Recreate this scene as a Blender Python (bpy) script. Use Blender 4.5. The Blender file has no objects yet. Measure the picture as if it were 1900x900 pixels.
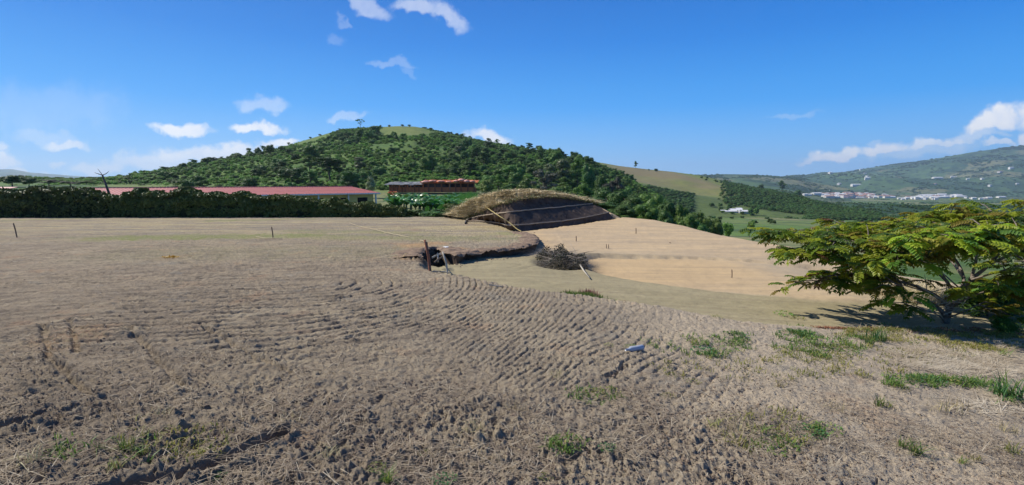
import bpy, math, random
import numpy as np
from mathutils import Vector, Matrix

# ------------------------------------------------------------------ camera, sky, sun, exposure
S = bpy.context.scene
COL = S.collection
EYE = 1.7
PITCH = math.radians(6.6)
cam_data = bpy.data.cameras.new('camera')
cam_data.sensor_width = 36.0
cam_data.angle = math.radians(90.0)
cam_data.clip_start = 0.05
cam_data.clip_end = 60000.0
cam = bpy.data.objects.new('camera', cam_data)
cam.location = (0, 0, EYE)
cam.rotation_euler = (math.radians(90) - PITCH, 0, 0)
COL.objects.link(cam)
S.camera = cam
S.render.resolution_x, S.render.resolution_y = 1024, 485
S.view_settings.view_transform = 'Standard'
S.view_settings.look = 'None'
S.view_settings.exposure = 0.38
S.view_settings.gamma = 1.0
S.view_settings.use_curve_mapping = False

SUN_EL = math.radians(43)
SUN_AZ = math.radians(-62)          # from straight ahead (+Y), negative = left
sun_dir = Vector((math.sin(SUN_AZ) * math.cos(SUN_EL), math.cos(SUN_AZ) * math.cos(SUN_EL), math.sin(SUN_EL)))
ld = bpy.data.lights.new('sun', 'SUN')
ld.energy = 4.6
ld.angle = math.radians(0.53)
ld.color = (1.0, 0.95, 0.85)
lo = bpy.data.objects.new('sun', ld)
lo.rotation_euler = sun_dir.to_track_quat('Z', 'Y').to_euler()
lo.location = (-60, 40, 70)
COL.objects.link(lo)

world = bpy.data.worlds.new('World')
S.world = world
world.use_nodes = True
WN = world.node_tree
WN.nodes.clear()


class NT:
    """small helper to write node graphs"""
    def __init__(self, tree):
        self.t = tree

    def n(self, kind, **kw):
        nd = self.t.nodes.new(kind)
        for k, v in kw.items():
            setattr(nd, k, v)
        return nd

    def l(self, a, b):
        self.t.links.new(a, b)

    def put(self, sock, v):
        if v is None:
            return
        if isinstance(v, bpy.types.NodeSocket):
            self.l(v, sock)
        elif isinstance(v, (tuple, list)) and len(v) == 3 and sock.type == 'RGBA':
            sock.default_value = (*v, 1.0)
        else:
            sock.default_value = v

    def math(self, op, a, b=None, c=None, clamp=False):
        nd = self.n('ShaderNodeMath', operation=op, use_clamp=clamp)
        self.put(nd.inputs[0], a)
        self.put(nd.inputs[1], b)
        if c is not None:
            self.put(nd.inputs[2], c)
        return nd.outputs[0]

    def vmath(self, op, a, b=None, scale=None):
        nd = self.n('ShaderNodeVectorMath', operation=op)
        self.put(nd.inputs[0], a)
        if b is not None:
            self.put(nd.inputs[1], b)
        if scale is not None:
            self.put(nd.inputs['Scale'], scale)
        return nd.outputs['Value'] if op in ('DOT_PRODUCT', 'LENGTH', 'DISTANCE') else nd.outputs['Vector']

    def mix(self, f, a, b, blend='MIX'):
        nd = self.n('ShaderNodeMix', data_type='RGBA', blend_type=blend)
        self.put(nd.inputs['Factor'], f)
        self.put(nd.inputs[6], a)
        self.put(nd.inputs[7], b)
        return nd.outputs[2]

    def noise(self, vec, scale, detail=4.0, rough=0.55, dist=0.0, out='Fac'):
        nd = self.n('ShaderNodeTexNoise')
        self.put(nd.inputs['Vector'], vec)
        nd.inputs['Scale'].default_value = scale
        nd.inputs['Detail'].default_value = detail
        nd.inputs['Roughness'].default_value = rough
        nd.inputs['Distortion'].default_value = dist
        return nd.outputs[out]

    def ramp(self, f, stops, interp='LINEAR'):
        nd = self.n('ShaderNodeValToRGB')
        cr = nd.color_ramp
        cr.interpolation = interp
        while len(cr.elements) < len(stops):
            cr.elements.new(0.5)
        for e, (p, c) in zip(cr.elements, stops):
            e.position = p
            e.color = (*c, 1.0) if len(c) == 3 else c
        self.put(nd.inputs[0], f)
        return nd.outputs[0]

    def rng(self, v, a, b, c=0.0, d=1.0, smooth=True):
        nd = self.n('ShaderNodeMapRange')
        nd.interpolation_type = 'SMOOTHSTEP' if smooth else 'LINEAR'
        self.put(nd.inputs[0], v)
        for i, x in zip((1, 2, 3, 4), (a, b, c, d)):
            nd.inputs[i].default_value = x
        return nd.outputs[0]


def ray(u, v):
    """direction of a pixel of the 1900x900 photograph"""
    xc = (u - 950.0) / 950.0
    yc = -(v - 450.0) / 950.0
    return Vector((xc, math.cos(PITCH) + yc * math.sin(PITCH), -math.sin(PITCH) + yc * math.cos(PITCH)))


def at_y(u, v, Y):
    d = ray(u, v)
    return Vector((0, 0, EYE)) + d * (Y / d.y)


def at_z(u, v, z):
    d = ray(u, v)
    return Vector((0, 0, EYE)) + d * ((z - EYE) / d.z)


# --- sky: Nishita, saturated like a phone picture, with procedural clouds at fixed directions
w = NT(WN)
sky = w.n('ShaderNodeTexSky', sky_type='NISHITA')
sky.sun_disc = False
sky.sun_elevation = SUN_EL
sky.sun_rotation = SUN_AZ
sky.altitude = 1300.0
sky.air_density = 1.0
sky.dust_density = 0.3
sky.ozone_density = 2.2
skyc = w.n('ShaderNodeHueSaturation')
skyc.inputs['Hue'].default_value = 0.492
skyc.inputs['Saturation'].default_value = 1.32
skyc.inputs['Value'].default_value = 1.0
w.l(sky.outputs[0], skyc.inputs['Color'])
tc = w.n('ShaderNodeTexCoord')
D = tc.outputs['Generated']
sep = w.n('ShaderNodeSeparateXYZ')
w.l(D, sep.inputs[0])
grad = w.ramp(w.math('ABSOLUTE', sep.outputs['Z']), [(0.0, (3.1, 6.3, 9.6)), (0.05, (1.75, 4.9, 9.2)), (0.14, (0.36, 3.3, 8.6)), (0.25, (0.07, 2.0, 6.9)), (0.36, (0.02, 1.25, 5.2)), (0.7, (0.14, 0.75, 3.0)), (1.0, (0.2, 0.7, 2.5))])
skymix = w.mix(0.95, skyc.outputs[0], grad)
ysafe = w.math('MAXIMUM', sep.outputs['Y'], 0.02)
az = w.math('DIVIDE', sep.outputs['X'], ysafe)          # tangent of azimuth / elevation on a plane ahead
el = w.math('DIVIDE', sep.outputs['Z'], ysafe)
ahead = w.rng(sep.outputs['Y'], 0.05, 0.2)
cv = w.n('ShaderNodeCombineXYZ')
w.l(az, cv.inputs[0])
w.l(el, cv.inputs[1])
cvec = cv.outputs[0]
warp = w.noise(cvec, 9.0, 5, 0.6, out='Color')
warped = w.vmath('ADD', cvec, w.vmath('SCALE', w.vmath('SUBTRACT', warp, (0.5, 0.5, 0.5)), scale=0.10))
puff = w.noise(cvec, 16.0, 8, 0.6)
fine = w.noise(cvec, 42.0, 5, 0.6)
sw = w.n('ShaderNodeSeparateXYZ')
w.l(warped, sw.inputs[0])
# u, v, half width, half height, tilt (px up per px right), strength, flatness of the base
CLOUDS = [
    (345, 241, 66, 17, 0.0, 1.00), (478, 236, 54, 13, 0.0, 1.0), (126, 266, 46, 11, -0.02, .85),
    (488, 197, 50, 17, 0.0, .38), (640, 218, 34, 11, 0.0, .35), (116, 300, 17, 7, 0.0, .7),
    (520, 266, 46, 13, 0.03, 1.0), (400, 284, 150, 21, 0.08, 1.0), (280, 303, 130, 22, 0.07, .85),
    (190, 312, 60, 18, 0.0, .85), (0, 280, 22, 14, 0.0, .8), (6, 302, 34, 18, 0.0, .95), (62, 320, 70, 9, -0.05, .9),
    (906, 259, 46, 15, -0.02, 1.0),
    (1545, 294, 66, 16, 0.16, .95), (1640, 277, 60, 20, 0.2, 1.0), (1520, 302, 50, 8, 0.08, .7), (1740, 265, 56, 12, 0.05, .75), (1760, 262, 140, 13, 0.12, .5),
    (1850, 225, 74, 30, 0.28, 1.05), (1930, 208, 60, 42, 0.2, 1.05), (1858, 268, 34, 10, 0.0, .7), (1898, 256, 20, 22, 0.0, .95), (1700, 284, 120, 20, 0.12, .35),
    (838, 28, 46, 24, -0.55, .48), (780, 2, 60, 20, -0.12, .46), (676, 4, 44, 24, -0.3, .4), (735, 116, 44, 9, -0.18, .20), (756, 132, 16, 12, -0.6, .12),
    (638, 38, 16, 8, 0, .16), (622, 66, 22, 12, 0, .12), (1630, 258, 26, 7, 0.1, .25), (1470, 218, 60, 7, 0.1, .16), (90, 258, 80, 16, 0, .28), (60, 210, 200, 60, 0, .12)]
cloud = None
for (cu, cvv, hw, hh, tl, st) in CLOUDS:
    r0 = ray(cu, cvv)
    a0, e0 = r0.x / r0.y, r0.z / r0.y
    A, H = hw / 950.0 * 1.12, hh / 950.0 * 1.1
    dx = w.math('SUBTRACT', sw.outputs[0], a0)
    dy = w.math('SUBTRACT', sw.outputs[1], e0)
    dy = w.math('SUBTRACT', dy, w.math('MULTIPLY', dx, tl))
    qx = w.math('DIVIDE', dx, A)
    qy = w.math('DIVIDE', dy, H)
    # flatter base than top
    base = w.math('MULTIPLY', w.math('MINIMUM', qy, 0.0), 1.35)
    qy = w.math('ADD', w.math('MAXIMUM', qy, 0.0), base)
    r2 = w.math('ADD', w.math('MULTIPLY', qx, qx), w.math('MULTIPLY', qy, qy))
    m = w.math('SUBTRACT', 1.0, w.math('SQRT', r2))
    m = w.math('ADD', m, w.math('MULTIPLY', w.math('SUBTRACT', puff, 0.5), 1.15))
    m = w.math('MULTIPLY', w.rng(m, 0.0, 0.6), st)
    cloud = m if cloud is None else w.math('MAXIMUM', cloud, m)
cloud = w.math('MULTIPLY', cloud, w.math('MULTIPLY', ahead, w.rng(fine, 0.2, 0.55, 0.82, 1.0)))
cloud = w.math('MINIMUM', cloud, 0.97)
dens = w.rng(cloud, 0.3, 1.0)
ccol = w.mix(w.rng(puff, 0.35, 0.65), (7.4, 7.9, 8.9), (8.9, 9.0, 9.2))
final = w.mix(cloud, skymix, ccol)
bg = w.n('ShaderNodeBackground')
bg.inputs['Strength'].default_value = 0.09
w.l(final, bg.inputs['Color'])
wo = w.n('ShaderNodeOutputWorld')
w.l(bg.outputs[0], wo.inputs[0])

# ------------------------------------------------------------------ helpers
rnd = random.Random(7)
_perm_cache = {}


def pnoise(x, y, seed=0):
    """2-D gradient noise, about -1..1"""
    if seed not in _perm_cache:
        rs = np.random.RandomState(seed + 101)
        p = rs.permutation(512)
        _perm_cache[seed] = (p, rs.rand(512) * 2 * np.pi)
    p, ang = _perm_cache[seed]
    xi = np.floor(x).astype(np.int64)
    yi = np.floor(y).astype(np.int64)
    xf = x - xi
    yf = y - yi
    u = xf * xf * xf * (xf * (xf * 6 - 15) + 10)
    v = yf * yf * yf * (yf * (yf * 6 - 15) + 10)

    def g(ix, iy, dx, dy):
        h = ang[p[(p[ix & 511] + iy) & 511]]
        return np.cos(h) * dx + np.sin(h) * dy
    a = g(xi, yi, xf, yf)
    b = g(xi + 1, yi, xf - 1, yf)
    c = g(xi, yi + 1, xf, yf - 1)
    d = g(xi + 1, yi + 1, xf - 1, yf - 1)
    return ((a * (1 - u) + b * u) * (1 - v) + (c * (1 - u) + d * u) * v) * 1.5


def fbm(x, y, scale, octaves=4, seed=0, gain=0.5):
    s = np.zeros_like(x, dtype=float)
    a, f = 1.0, scale
    for o in range(octaves):
        s += a * pnoise(x * f + 17.3 * o, y * f - 9.1 * o, seed + o)
        a *= gain
        f *= 2.03
    return s


def sstep(a, b, x):
    t = np.clip((np.asarray(x, float) - a) / (b - a), 0, 1)
    return t * t * (3 - 2 * t)


def softp(x, k=1.0):
    return np.logaddexp(0, np.asarray(x, float) / k) * k


def seg_dist(x, y, pts, closed=False):
    d = np.full(x.shape, 1e9)
    n = len(pts)
    for i in range(n if closed else n - 1):
        ax, ay = pts[i][0], pts[i][1]
        bx, by = pts[(i + 1) % n][0], pts[(i + 1) % n][1]
        ex, ey = bx - ax, by - ay
        t = np.clip(((x - ax) * ex + (y - ay) * ey) / (ex * ex + ey * ey + 1e-12), 0, 1)
        d = np.minimum(d, np.hypot(x - ax - t * ex, y - ay - t * ey))
    return d


def inside(x, y, pts):
    c = np.zeros(x.shape, bool)
    n = len(pts)
    for i in range(n):
        ax, ay = pts[i][0], pts[i][1]
        bx, by = pts[(i + 1) % n][0], pts[(i + 1) % n][1]
        if ay == by:
            continue
        hit = ((ay > y) != (by > y)) & (x < (bx - ax) * (y - ay) / (by - ay) + ax)
        c ^= hit
    return c


def sdist(x, y, pts):
    d = seg_dist(x, y, pts, True)
    return np.where(inside(x, y, pts), d, -d)


def np_mesh(name, verts, faces, mats=None, mat_idx=None, smooth=False):
    """verts (n,3); faces: (m,k) array, or list of such arrays"""
    me = bpy.data.meshes.new(name)
    verts = np.asarray(verts, dtype=np.float32)
    if not isinstance(faces, list):
        faces = [faces]
    faces = [np.asarray(f, dtype=np.int32) for f in faces if len(f)]
    nl = sum(f.size for f in faces)
    nf = sum(len(f) for f in faces)
    me.vertices.add(len(verts))
    me.vertices.foreach_set('co', verts.ravel())
    me.loops.add(nl)
    me.polygons.add(nf)
    me.loops.foreach_set('vertex_index', np.concatenate([f.ravel() for f in faces]))
    starts, totals, o = [], [], 0
    for f in faces:
        k = f.shape[1]
        starts.append(o + np.arange(len(f)) * k)
        totals.append(np.full(len(f), k))
        o += f.size
    me.polygons.foreach_set('loop_start', np.concatenate(starts).astype(np.int32))
    me.polygons.foreach_set('loop_total', np.concatenate(totals).astype(np.int32))
    if mats:
        for m in mats:
            me.materials.append(m)
    if mat_idx is not None:
        me.polygons.foreach_set('material_index', np.asarray(mat_idx, dtype=np.int32))
    me.polygons.foreach_set('use_smooth', np.full(nf, smooth, dtype=bool))
    me.update(calc_edges=True)
    me.validate()
    return me


def add_attr(me, name, arr):
    a = me.attributes.new(name, 'FLOAT', 'POINT')
    a.data.foreach_set('value', np.asarray(arr, dtype=np.float32))


def link(name, me, parent=None, loc=(0, 0, 0), rot=(0, 0, 0), scale=(1, 1, 1), **props):
    o = bpy.data.objects.new(name, me)
    COL.objects.link(o)
    o.location = loc
    o.rotation_euler = rot
    o.scale = scale
    if parent is not None:
        o.parent = parent
    for k, v in props.items():
        o[k] = v
    return o


class MB:
    """collects boxes, tubes and sheets into one mesh"""
    def __init__(self):
        self.v, self.q, self.t = [], [], []

    def _add(self, vs, qs=(), ts=()):
        o = len(self.v)
        self.v += [tuple(p) for p in vs]
        self.q += [[i + o for i in f] for f in qs]
        self.t += [[i + o for i in f] for f in ts]

    def box(self, c, s, rz=0.0, M=None):
        x, y, z = s[0] / 2, s[1] / 2, s[2] / 2
        ps = [Vector((i * x, j * y, k * z)) for k in (-1, 1) for (i, j) in ((-1, -1), (1, -1), (1, 1), (-1, 1))]
        R = M if M is not None else Matrix.Rotation(rz, 3, 'Z')
        ps = [R @ p + Vector(c) for p in ps]
        self._add(ps, [(3, 2, 1, 0), (4, 5, 6, 7), (0, 1, 5, 4), (1, 2, 6, 5), (2, 3, 7, 6), (3, 0, 4, 7)])

    def tube(self, pts, rad, n=6, cap=True):
        pts = [Vector(p) for p in pts]
        if not isinstance(rad, (list, tuple)):
            rad = [rad] * len(pts)
        vs, qs, ts = [], [], []
        for i, p in enumerate(pts):
            d = (pts[min(i + 1, len(pts) - 1)] - pts[max(i - 1, 0)])
            d = d.normalized() if d.length > 1e-9 else Vector((0, 0, 1))
            a = d.cross(Vector((0.0, 0.0, 1.0)) if abs(d.z) < 0.9 else Vector((1.0, 0, 0))).normalized()
            b = d.cross(a)
            for k in range(n):
                th = 2 * math.pi * k / n
                vs.append(p + (a * math.cos(th) + b * math.sin(th)) * rad[i])
        for i in range(len(pts) - 1):
            for k in range(n):
                k2 = (k + 1) % n
                qs.append((i * n + k, i * n + k2, (i + 1) * n + k2, (i + 1) * n + k))
        if cap:
            for (s0, p) in ((0, pts[0]), ((len(pts) - 1) * n, pts[-1])):
                vs.append(p)
                c = len(vs) - 1
                for k in range(n):
                    ts.append((s0 + k, s0 + (k + 1) % n, c))
        self._add(vs, qs, ts)

    def quad(self, a, b, c, d):
        self._add([a, b, c, d], [(0, 1, 2, 3)])

    def mesh(self, name, mat, smooth=False):
        fs = []
        if self.q:
            fs.append(np.array(self.q))
        if self.t:
            fs.append(np.array(self.t))
        return np_mesh(name, np.array([tuple(p) for p in self.v]), fs, [mat] if mat else None, smooth=smooth)


# ------------------------------------------------------------------ materials
def new_mat(name):
    m = bpy.data.materials.new(name)
    m.use_nodes = True
    m.node_tree.nodes.clear()
    k = NT(m.node_tree)
    out = k.n('ShaderNodeOutputMaterial')
    b = k.n('ShaderNodeBsdfPrincipled')
    b.inputs['Roughness'].default_value = 0.9
    b.inputs['Specular IOR Level'].default_value = 0.2
    k.l(b.outputs[0], out.inputs[0])
    return m, k, b, out


def simple_mat(name, c1, c2=None, scale=8.0, rough=0.85, spec=0.2, bump=0.0, metallic=0.0):
    m, k, b, out = new_mat(name)
    t = k.n('ShaderNodeTexCoord')
    if c2 is None:
        c2 = tuple(x * 0.7 for x in c1)
    nf = k.noise(t.outputs['Object'], scale, 5, 0.6)
    k.l(k.mix(k.rng(nf, 0.3, 0.7), c1, c2), b.inputs['Base Color'])
    b.inputs['Roughness'].default_value = rough
    b.inputs['Specular IOR Level'].default_value = spec
    b.inputs['Metallic'].default_value = metallic
    if bump:
        bp = k.n('ShaderNodeBump')
        bp.inputs['Strength'].default_value = bump
        bp.inputs['Distance'].default_value = 0.03
        k.l(nf, bp.inputs['Height'])
        k.l(bp.outputs[0], b.inputs['Normal'])
    return m


def leaf_mat(name, ca, cb, cc=None, transl=0.35, scale=3.0, rough=0.55, spec=0.3, vary=True):
    """leaves: colour varies by place and by plant; part of the light comes through"""
    m, k, b, out = new_mat(name)
    t = k.n('ShaderNodeTexCoord')
    oi = k.n('ShaderNodeObjectInfo')
    nf = k.noise(t.outputs['Object'], scale, 4, 0.65)
    col = k.mix(k.rng(nf, 0.32, 0.68), ca, cb)
    if cc is not None:
        geo = k.n('ShaderNodeNewGeometry')
        col = k.mix(k.rng(geo.outputs['Random Per Island'], 0.72, 0.9), col, cc)
    hs = k.n('ShaderNodeHueSaturation')
    k.l(col, hs.inputs['Color'])
    if vary:
        k.l(k.math('MULTIPLY_ADD', oi.outputs['Random'], 0.035, 0.482), hs.inputs['Hue'])
        k.l(k.math('MULTIPLY_ADD', oi.outputs['Random'], 0.55, 0.72), hs.inputs['Value'])
    k.l(hs.outputs[0], b.inputs['Base Color'])
    b.inputs['Roughness'].default_value = rough
    b.inputs['Specular IOR Level'].default_value = spec
    if transl > 0:
        tr = k.n('ShaderNodeBsdfTranslucent')
        k.l(hs.outputs[0], tr.inputs['Color'])
        mx = k.n('ShaderNodeMixShader')
        mx.inputs[0].default_value = transl
        k.l(b.outputs[0], mx.inputs[1])
        k.l(tr.outputs[0], mx.inputs[2])
        k.l(mx.outputs[0], out.inputs[0])
    return m
# ------------------------------------------------------------------ near terrain
def h0(x, y):
    """the graded plot"""
    z = -0.022 * softp(y - 8, 1.0) - 0.105 * softp(x - 1.2, 1.0) + 0.105 * softp(x - 9.0, 1.0)
    return z


def lip(u, v, f=None):
    f = f or h0
    z = -0.2
    for _ in range(30):
        p = at_z(u, v, z)
        z = 0.5 * z + 0.5 * float(f(np.array(p.x), np.array(p.y)))
    return at_z(u, v, z)


NEAR_EDGE = [lip(u, v) for u, v in [(782, 492), (800, 500), (830, 508), (868, 513), (900, 521), (950, 529), (1000, 537), (1050, 543), (1100, 549), (1150, 555),
                                    (1200, 561), (1250, 570), (1300, 579), (1360, 589), (1420, 597), (1490, 603), (1560, 607), (1640, 609), (1720, 608), (1800, 606)]]
LOBE = [lip(u, v) for u, v in [(975, 432), (992, 437), (1002, 445), (999, 452), (985, 457), (960, 463), (930, 466), (905, 467), (880, 470),
                               (855, 475), (838, 474), (822, 468), (808, 462), (795, 464), (786, 470), (780, 480)]]
MOUND_S = 0.045


def rim_normals(pts):
    P = np.array([(p.x, p.y) for p in pts])
    d = np.gradient(P, axis=0)
    d /= np.linalg.norm(d, axis=1, keepdims=True)
    return P, np.stack([d[:, 1], -d[:, 0]], 1)          # points into the terrace


_LP, _LN = rim_normals(LOBE)
LOBE_BACK = _LP + _LN * np.array([.32] * (len(LOBE) - 4) + [.22, .1, .0, .0])[:, None]


def hmound(x, y):
    return -0.55 + MOUND_S * (y - 15.7)


FOOT = [lip(u, v, hmound) for u, v in [(1137, 403), (1120, 406), (1080, 412), (1050, 417), (1000, 424), (962, 429)]]
LOW = ([(p.x, p.y) for p in NEAR_EDGE] + [(9.0, 6.0), (14, 4.5), (70, 3), (70, 70), (8.0, 70)] +
       [(p.x, p.y) for p in FOOT] + [tuple(p) for p in LOBE_BACK])
CREST = [lip(u, v, hmound) for u, v in [(1137, 403), (1165, 404), (1200, 407), (1250, 417), (1320, 435), (1380, 446), (1440, 456), (1510, 470), (1580, 487)]]
crest_xy = [(p.x, p.y) for p in CREST]
BEYOND = [(CREST[0].x - 0.5, 70), ] + [(CREST[0].x - 0.3, CREST[0].y + 1.0)] + crest_xy + [(12.6, 12.5), (12.2, 10.5), (11.6, 8.6), (12.0, 6.5), (15, 3), (18, 0), (25, -8), (80, -20), (80, 70)]
PAD_NEAR = [lip(u, v, lambda x, y: 0 * x - 0.55) for u, v in [(1078, 492), (1088, 510), (1130, 521), (1200, 531), (1300, 539), (1400, 545), (1500, 549), (1640, 553), (1800, 556)]]
PAD_FAR = [lip(u, v, lambda x, y: 0 * x - 0.55) for u, v in [(1900, 520), (1700, 503), (1600, 493), (1500, 486), (1400, 482), (1300, 480), (1200, 480), (1120, 480), (1085, 482)]]
PAD = [(p.x, p.y) for p in PAD_NEAR + PAD_FAR]
PIT_C = at_z(822, 484, -0.35)
BUSH_C = at_z(1038, 492, -0.42)


def far_base(x, y):
    r = np.hypot(x, y)
    left = np.interp(r, [0, 45, 60, 85, 125, 180, 9000], [-2.4, -2.4, -2.3, -2.0, -0.4, 1.6, 1.6])
    right = np.interp(r, [0, 30, 45, 70, 120, 200, 300, 600, 1500, 2500, 4000, 9000],
                      [-3, -3, -4.2, -6.5, -9.5, -13.5, -18, -30, -54, -62, -70, -70])
    a = np.where(y > 0.5, x / np.maximum(y, 0.5), np.where(x > 0, 3.0, -3.0))
    t = sstep(-0.02, 0.30, a)
    return left * (1 - t) + right * t


def hedge_y(x):
    return 34.0 + 0.02 * (x + 20)


def terrain(x, y, detail=True):
    """height and masks of the near ground"""
    base0 = h0(x, y)
    hroad = -0.30 - 0.06 * softp(x - 0.3, 0.6)
    hm = hmound(x, y)
    tm = sstep(13.5, 17.5, y)
    h1 = hroad * (1 - tm) + hm * tm
    dpad = sdist(x, y, PAD)
    tp = sstep(-0.10, 0.22, dpad) * (1 - sstep(6.0, 9.0, x))
    hp = -0.55 + 0.010 * (y - 13) - 0.012 * softp(x - 4, 1)
    h1 = h1 * (1 - tp) + hp * tp
    # small step where the mound starts behind the pad
    dfar = seg_dist(x, y, [(p.x, p.y) for p in PAD_FAR])
    above = (dpad < 0) & (y > 13.5) & (x > 1.8)
    h1 = h1 + np.where(above, 0.10 * np.exp(-dfar / 1.6) * sstep(0, 0.12, dfar), 0)
    dl = sdist(x, y, LOW)
    wd = 0.16 + 0.07 * np.clip(x, 0, 8)
    edge_n = fbm(x, y, 1.3, 3, 11) * 0.10 + fbm(x, y, 5.0, 3, 12) * 0.05
    tl = sstep(-0.4, 1.0, (dl + edge_n * np.clip(1.5 - 0.2 * np.clip(x, 0, 5), .4, 1)) / wd)
    z = base0 * (1 - tl) + h1 * tl
    db = sdist(x, y, BEYOND)
    z = z - np.where(db > 0, 0.55 * (np.sqrt(db * db + 0.8) - 0.894), 0)
    # pit by the posts, and the hollow under the dead bush
    q = np.hypot((x - PIT_C.x) / 0.72, (y - PIT_C.y) / 1.2) + 0.22 * fbm(x, y, 2.5, 3, 21)
    z = z - 0.8 * (1 - sstep(0.5, 0.95, q)) + 0.08 * fbm(x, y, 5, 3, 22) * (q < .9)
    q2 = np.hypot((x - BUSH_C.x) / 0.75, (y - BUSH_C.y) / 1.1)
    z = z - 0.16 * (1 - sstep(0.4, 1.1, q2))
    # ground falls away behind the hedge
    th = sstep(1.0, 6.0, y - hedge_y(x)) * (1 - sstep(-2.5, 0.5, x - 0.07 * (y - 30)))
    z = z * (1 - th) + (-2.4) * th
    r = np.hypot(x, y)
    tf = sstep(52, 68, r)
    fb = far_base(x, y)
    z = np.where(db > 0, np.maximum(z, fb), z)
    z = z * (1 - tf) + fb * tf
    road = tl * (1 - tp) * (1 - sstep(14.0, 18.0, y + 0.25 * (x - 1)))
    tan = tl * np.maximum(tp, sstep(13.5, 18.0, y + 0.25 * (x - 1)))
    rough = (1 - tl)
    return z, rough, road, tan, dl, tl, dpad, dfar, above


def detail_height(x, y, rough, dl):
    r = np.hypot(x, y)
    # --- grouser marks left by tracked machines: curved ridges about 20 cm apart
    cx, cy = -3.3, 8.6
    wx = x + 0.08 * fbm(x, y, 0.6, 2, 31)
    wy = y + 0.07 * fbm(x, y, 0.7, 3, 32)
    ca_, sa_ = math.cos(0.23), math.sin(0.23)
    px_, py_ = (wx - cx) * ca_ + (wy - cy) * sa_, -(wx - cx) * sa_ + (wy - cy) * ca_
    phi = np.hypot(softp(px_, 0.5), py_)
    ph = phi / (0.118 + 0.072 * (1 - sstep(-2.5, 1.0, x)))
    fr = ph - np.floor(ph)
    saw = 0.35 * fr + 0.5 - 1.0 * np.exp(-((fr - 0.86 + .05 * fbm(x, y, 9.0, 2, 36)) / 0.11) ** 2)    # flat pad, then a narrow deep groove
    lane = fbm(px_, py_ * .5, 0.42, 3, 33)
    brk = fbm(px_ * 0.38, py_ * 1.3, 4.6, 4, 34, .6)
    amp = (0.25 + 0.75 * sstep(-0.35, 0.25, lane)) * (0.08 + 0.92 * sstep(-0.45, 0.2, brk + 0.02))
    nearfade = sstep(3.6, 5.0, y + 0.2 * np.clip(x, -4, 2)) * (1 - sstep(1.2, 3.2, x - 0.12 * (y - 5)))
    farfade = 1 - 0.7 * sstep(12, 20, r)
    leftfade = 1 - 0.2 * (1 - sstep(-9, -5, x))
    ridge = (saw - 0.5) * (0.030 + 0.048 * (1 - sstep(-2.5, 1.0, x))) * amp * nearfade * farfade * leftfade
    # --- clods and lumps
    billow = np.abs(fbm(x, y, 6.2, 4, 41, 0.6))
    clod = fbm(x, y, 12.0, 4, 42, 0.65)
    big = fbm(x, y, 0.9, 3, 43)
    nearamp = 1 - 0.9 * sstep(2.9, 5.0, y + 0.22 * np.clip(x, -3, 3) + .5 * fbm(x, y, .6, 2, 49))
    rightcalm = 1 - 0.72 * sstep(1.2, 2.6, x - 0.15 * (y - 3))
    loose = sstep(-0.5, 0.5, fbm(x, y, 1.7, 3, 44))
    a_near = (0.014 + 0.042 * nearamp * (0.30 + 0.70 * loose)) * rightcalm
    z = ridge + a_near * (billow - 0.45) * 0.8 + (0.010 + 0.022 * nearamp * rightcalm * (.3 + .7 * loose)) * clod + 0.02 * big
    # holes torn between the clods
    hol = fbm(x, y, 4.2, 3, 48, .6)
    z -= 0.05 * sstep(0.62, 0.85, hol) * nearamp * rightcalm
    # cracks between crusts on the right half
    cr = np.abs(fbm(x, y, 4.2, 2, 46))
    z -= 0.022 * (1 - sstep(0.0, 0.07, cr)) * sstep(-0.1, 0.5, fbm(x, y, 1.1, 2, 47)) * (1 - sstep(9, 14, r))
    # rough rubble along the broken edge of the terrace
    rub = np.exp(-(np.clip(-dl, 0, 9) / 0.55) ** 2) * (y > 12) * (x < 2.2) * .5
    z += rub * (0.06 * clod + 0.03)
    # furrows pressed by track edges, and the trench in the foreground
    for (pts, wid, dep) in FURROWS:
        d = seg_dist(x, y, pts) + 0.035 * fbm(x, y, 6, 3, 51)
        z -= dep * (1 - sstep(wid * 0.35, wid, d))
        z += 0.25 * dep * np.exp(-((d - wid * 1.35) / (wid * 0.5)) ** 2)
    return z * rough


def P0(u, v):
    p = lip(u, v)
    return (p.x, p.y)


FURROWS = [
    ([P0(520, 806), P0(470, 832), P0(420, 850), P0(380, 864), P0(300, 884), P0(200, 902)], 0.075, 0.12),
    ([P0(0, 790), P0(40, 783), P0(72, 768)], 0.07, 0.07),
    ([P0(80, 600), P0(92, 660), P0(130, 700), P0(175, 735)], 0.05, 0.05),
    ([P0(128, 590), P0(145, 650)], 0.04, 0.04),
    ([P0(240, 610), P0(290, 660), P0(340, 720)], 0.05, 0.045),
    ([P0(370, 600), P0(450, 650), P0(540, 690)], 0.04, 0.04),
    ([P0(1120, 700), P0(1150, 690), P0(1165, 676)], 0.03, 0.05),
    ([P0(0, 900), P0(60, 890)], 0.06, 0.06),
]


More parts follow.
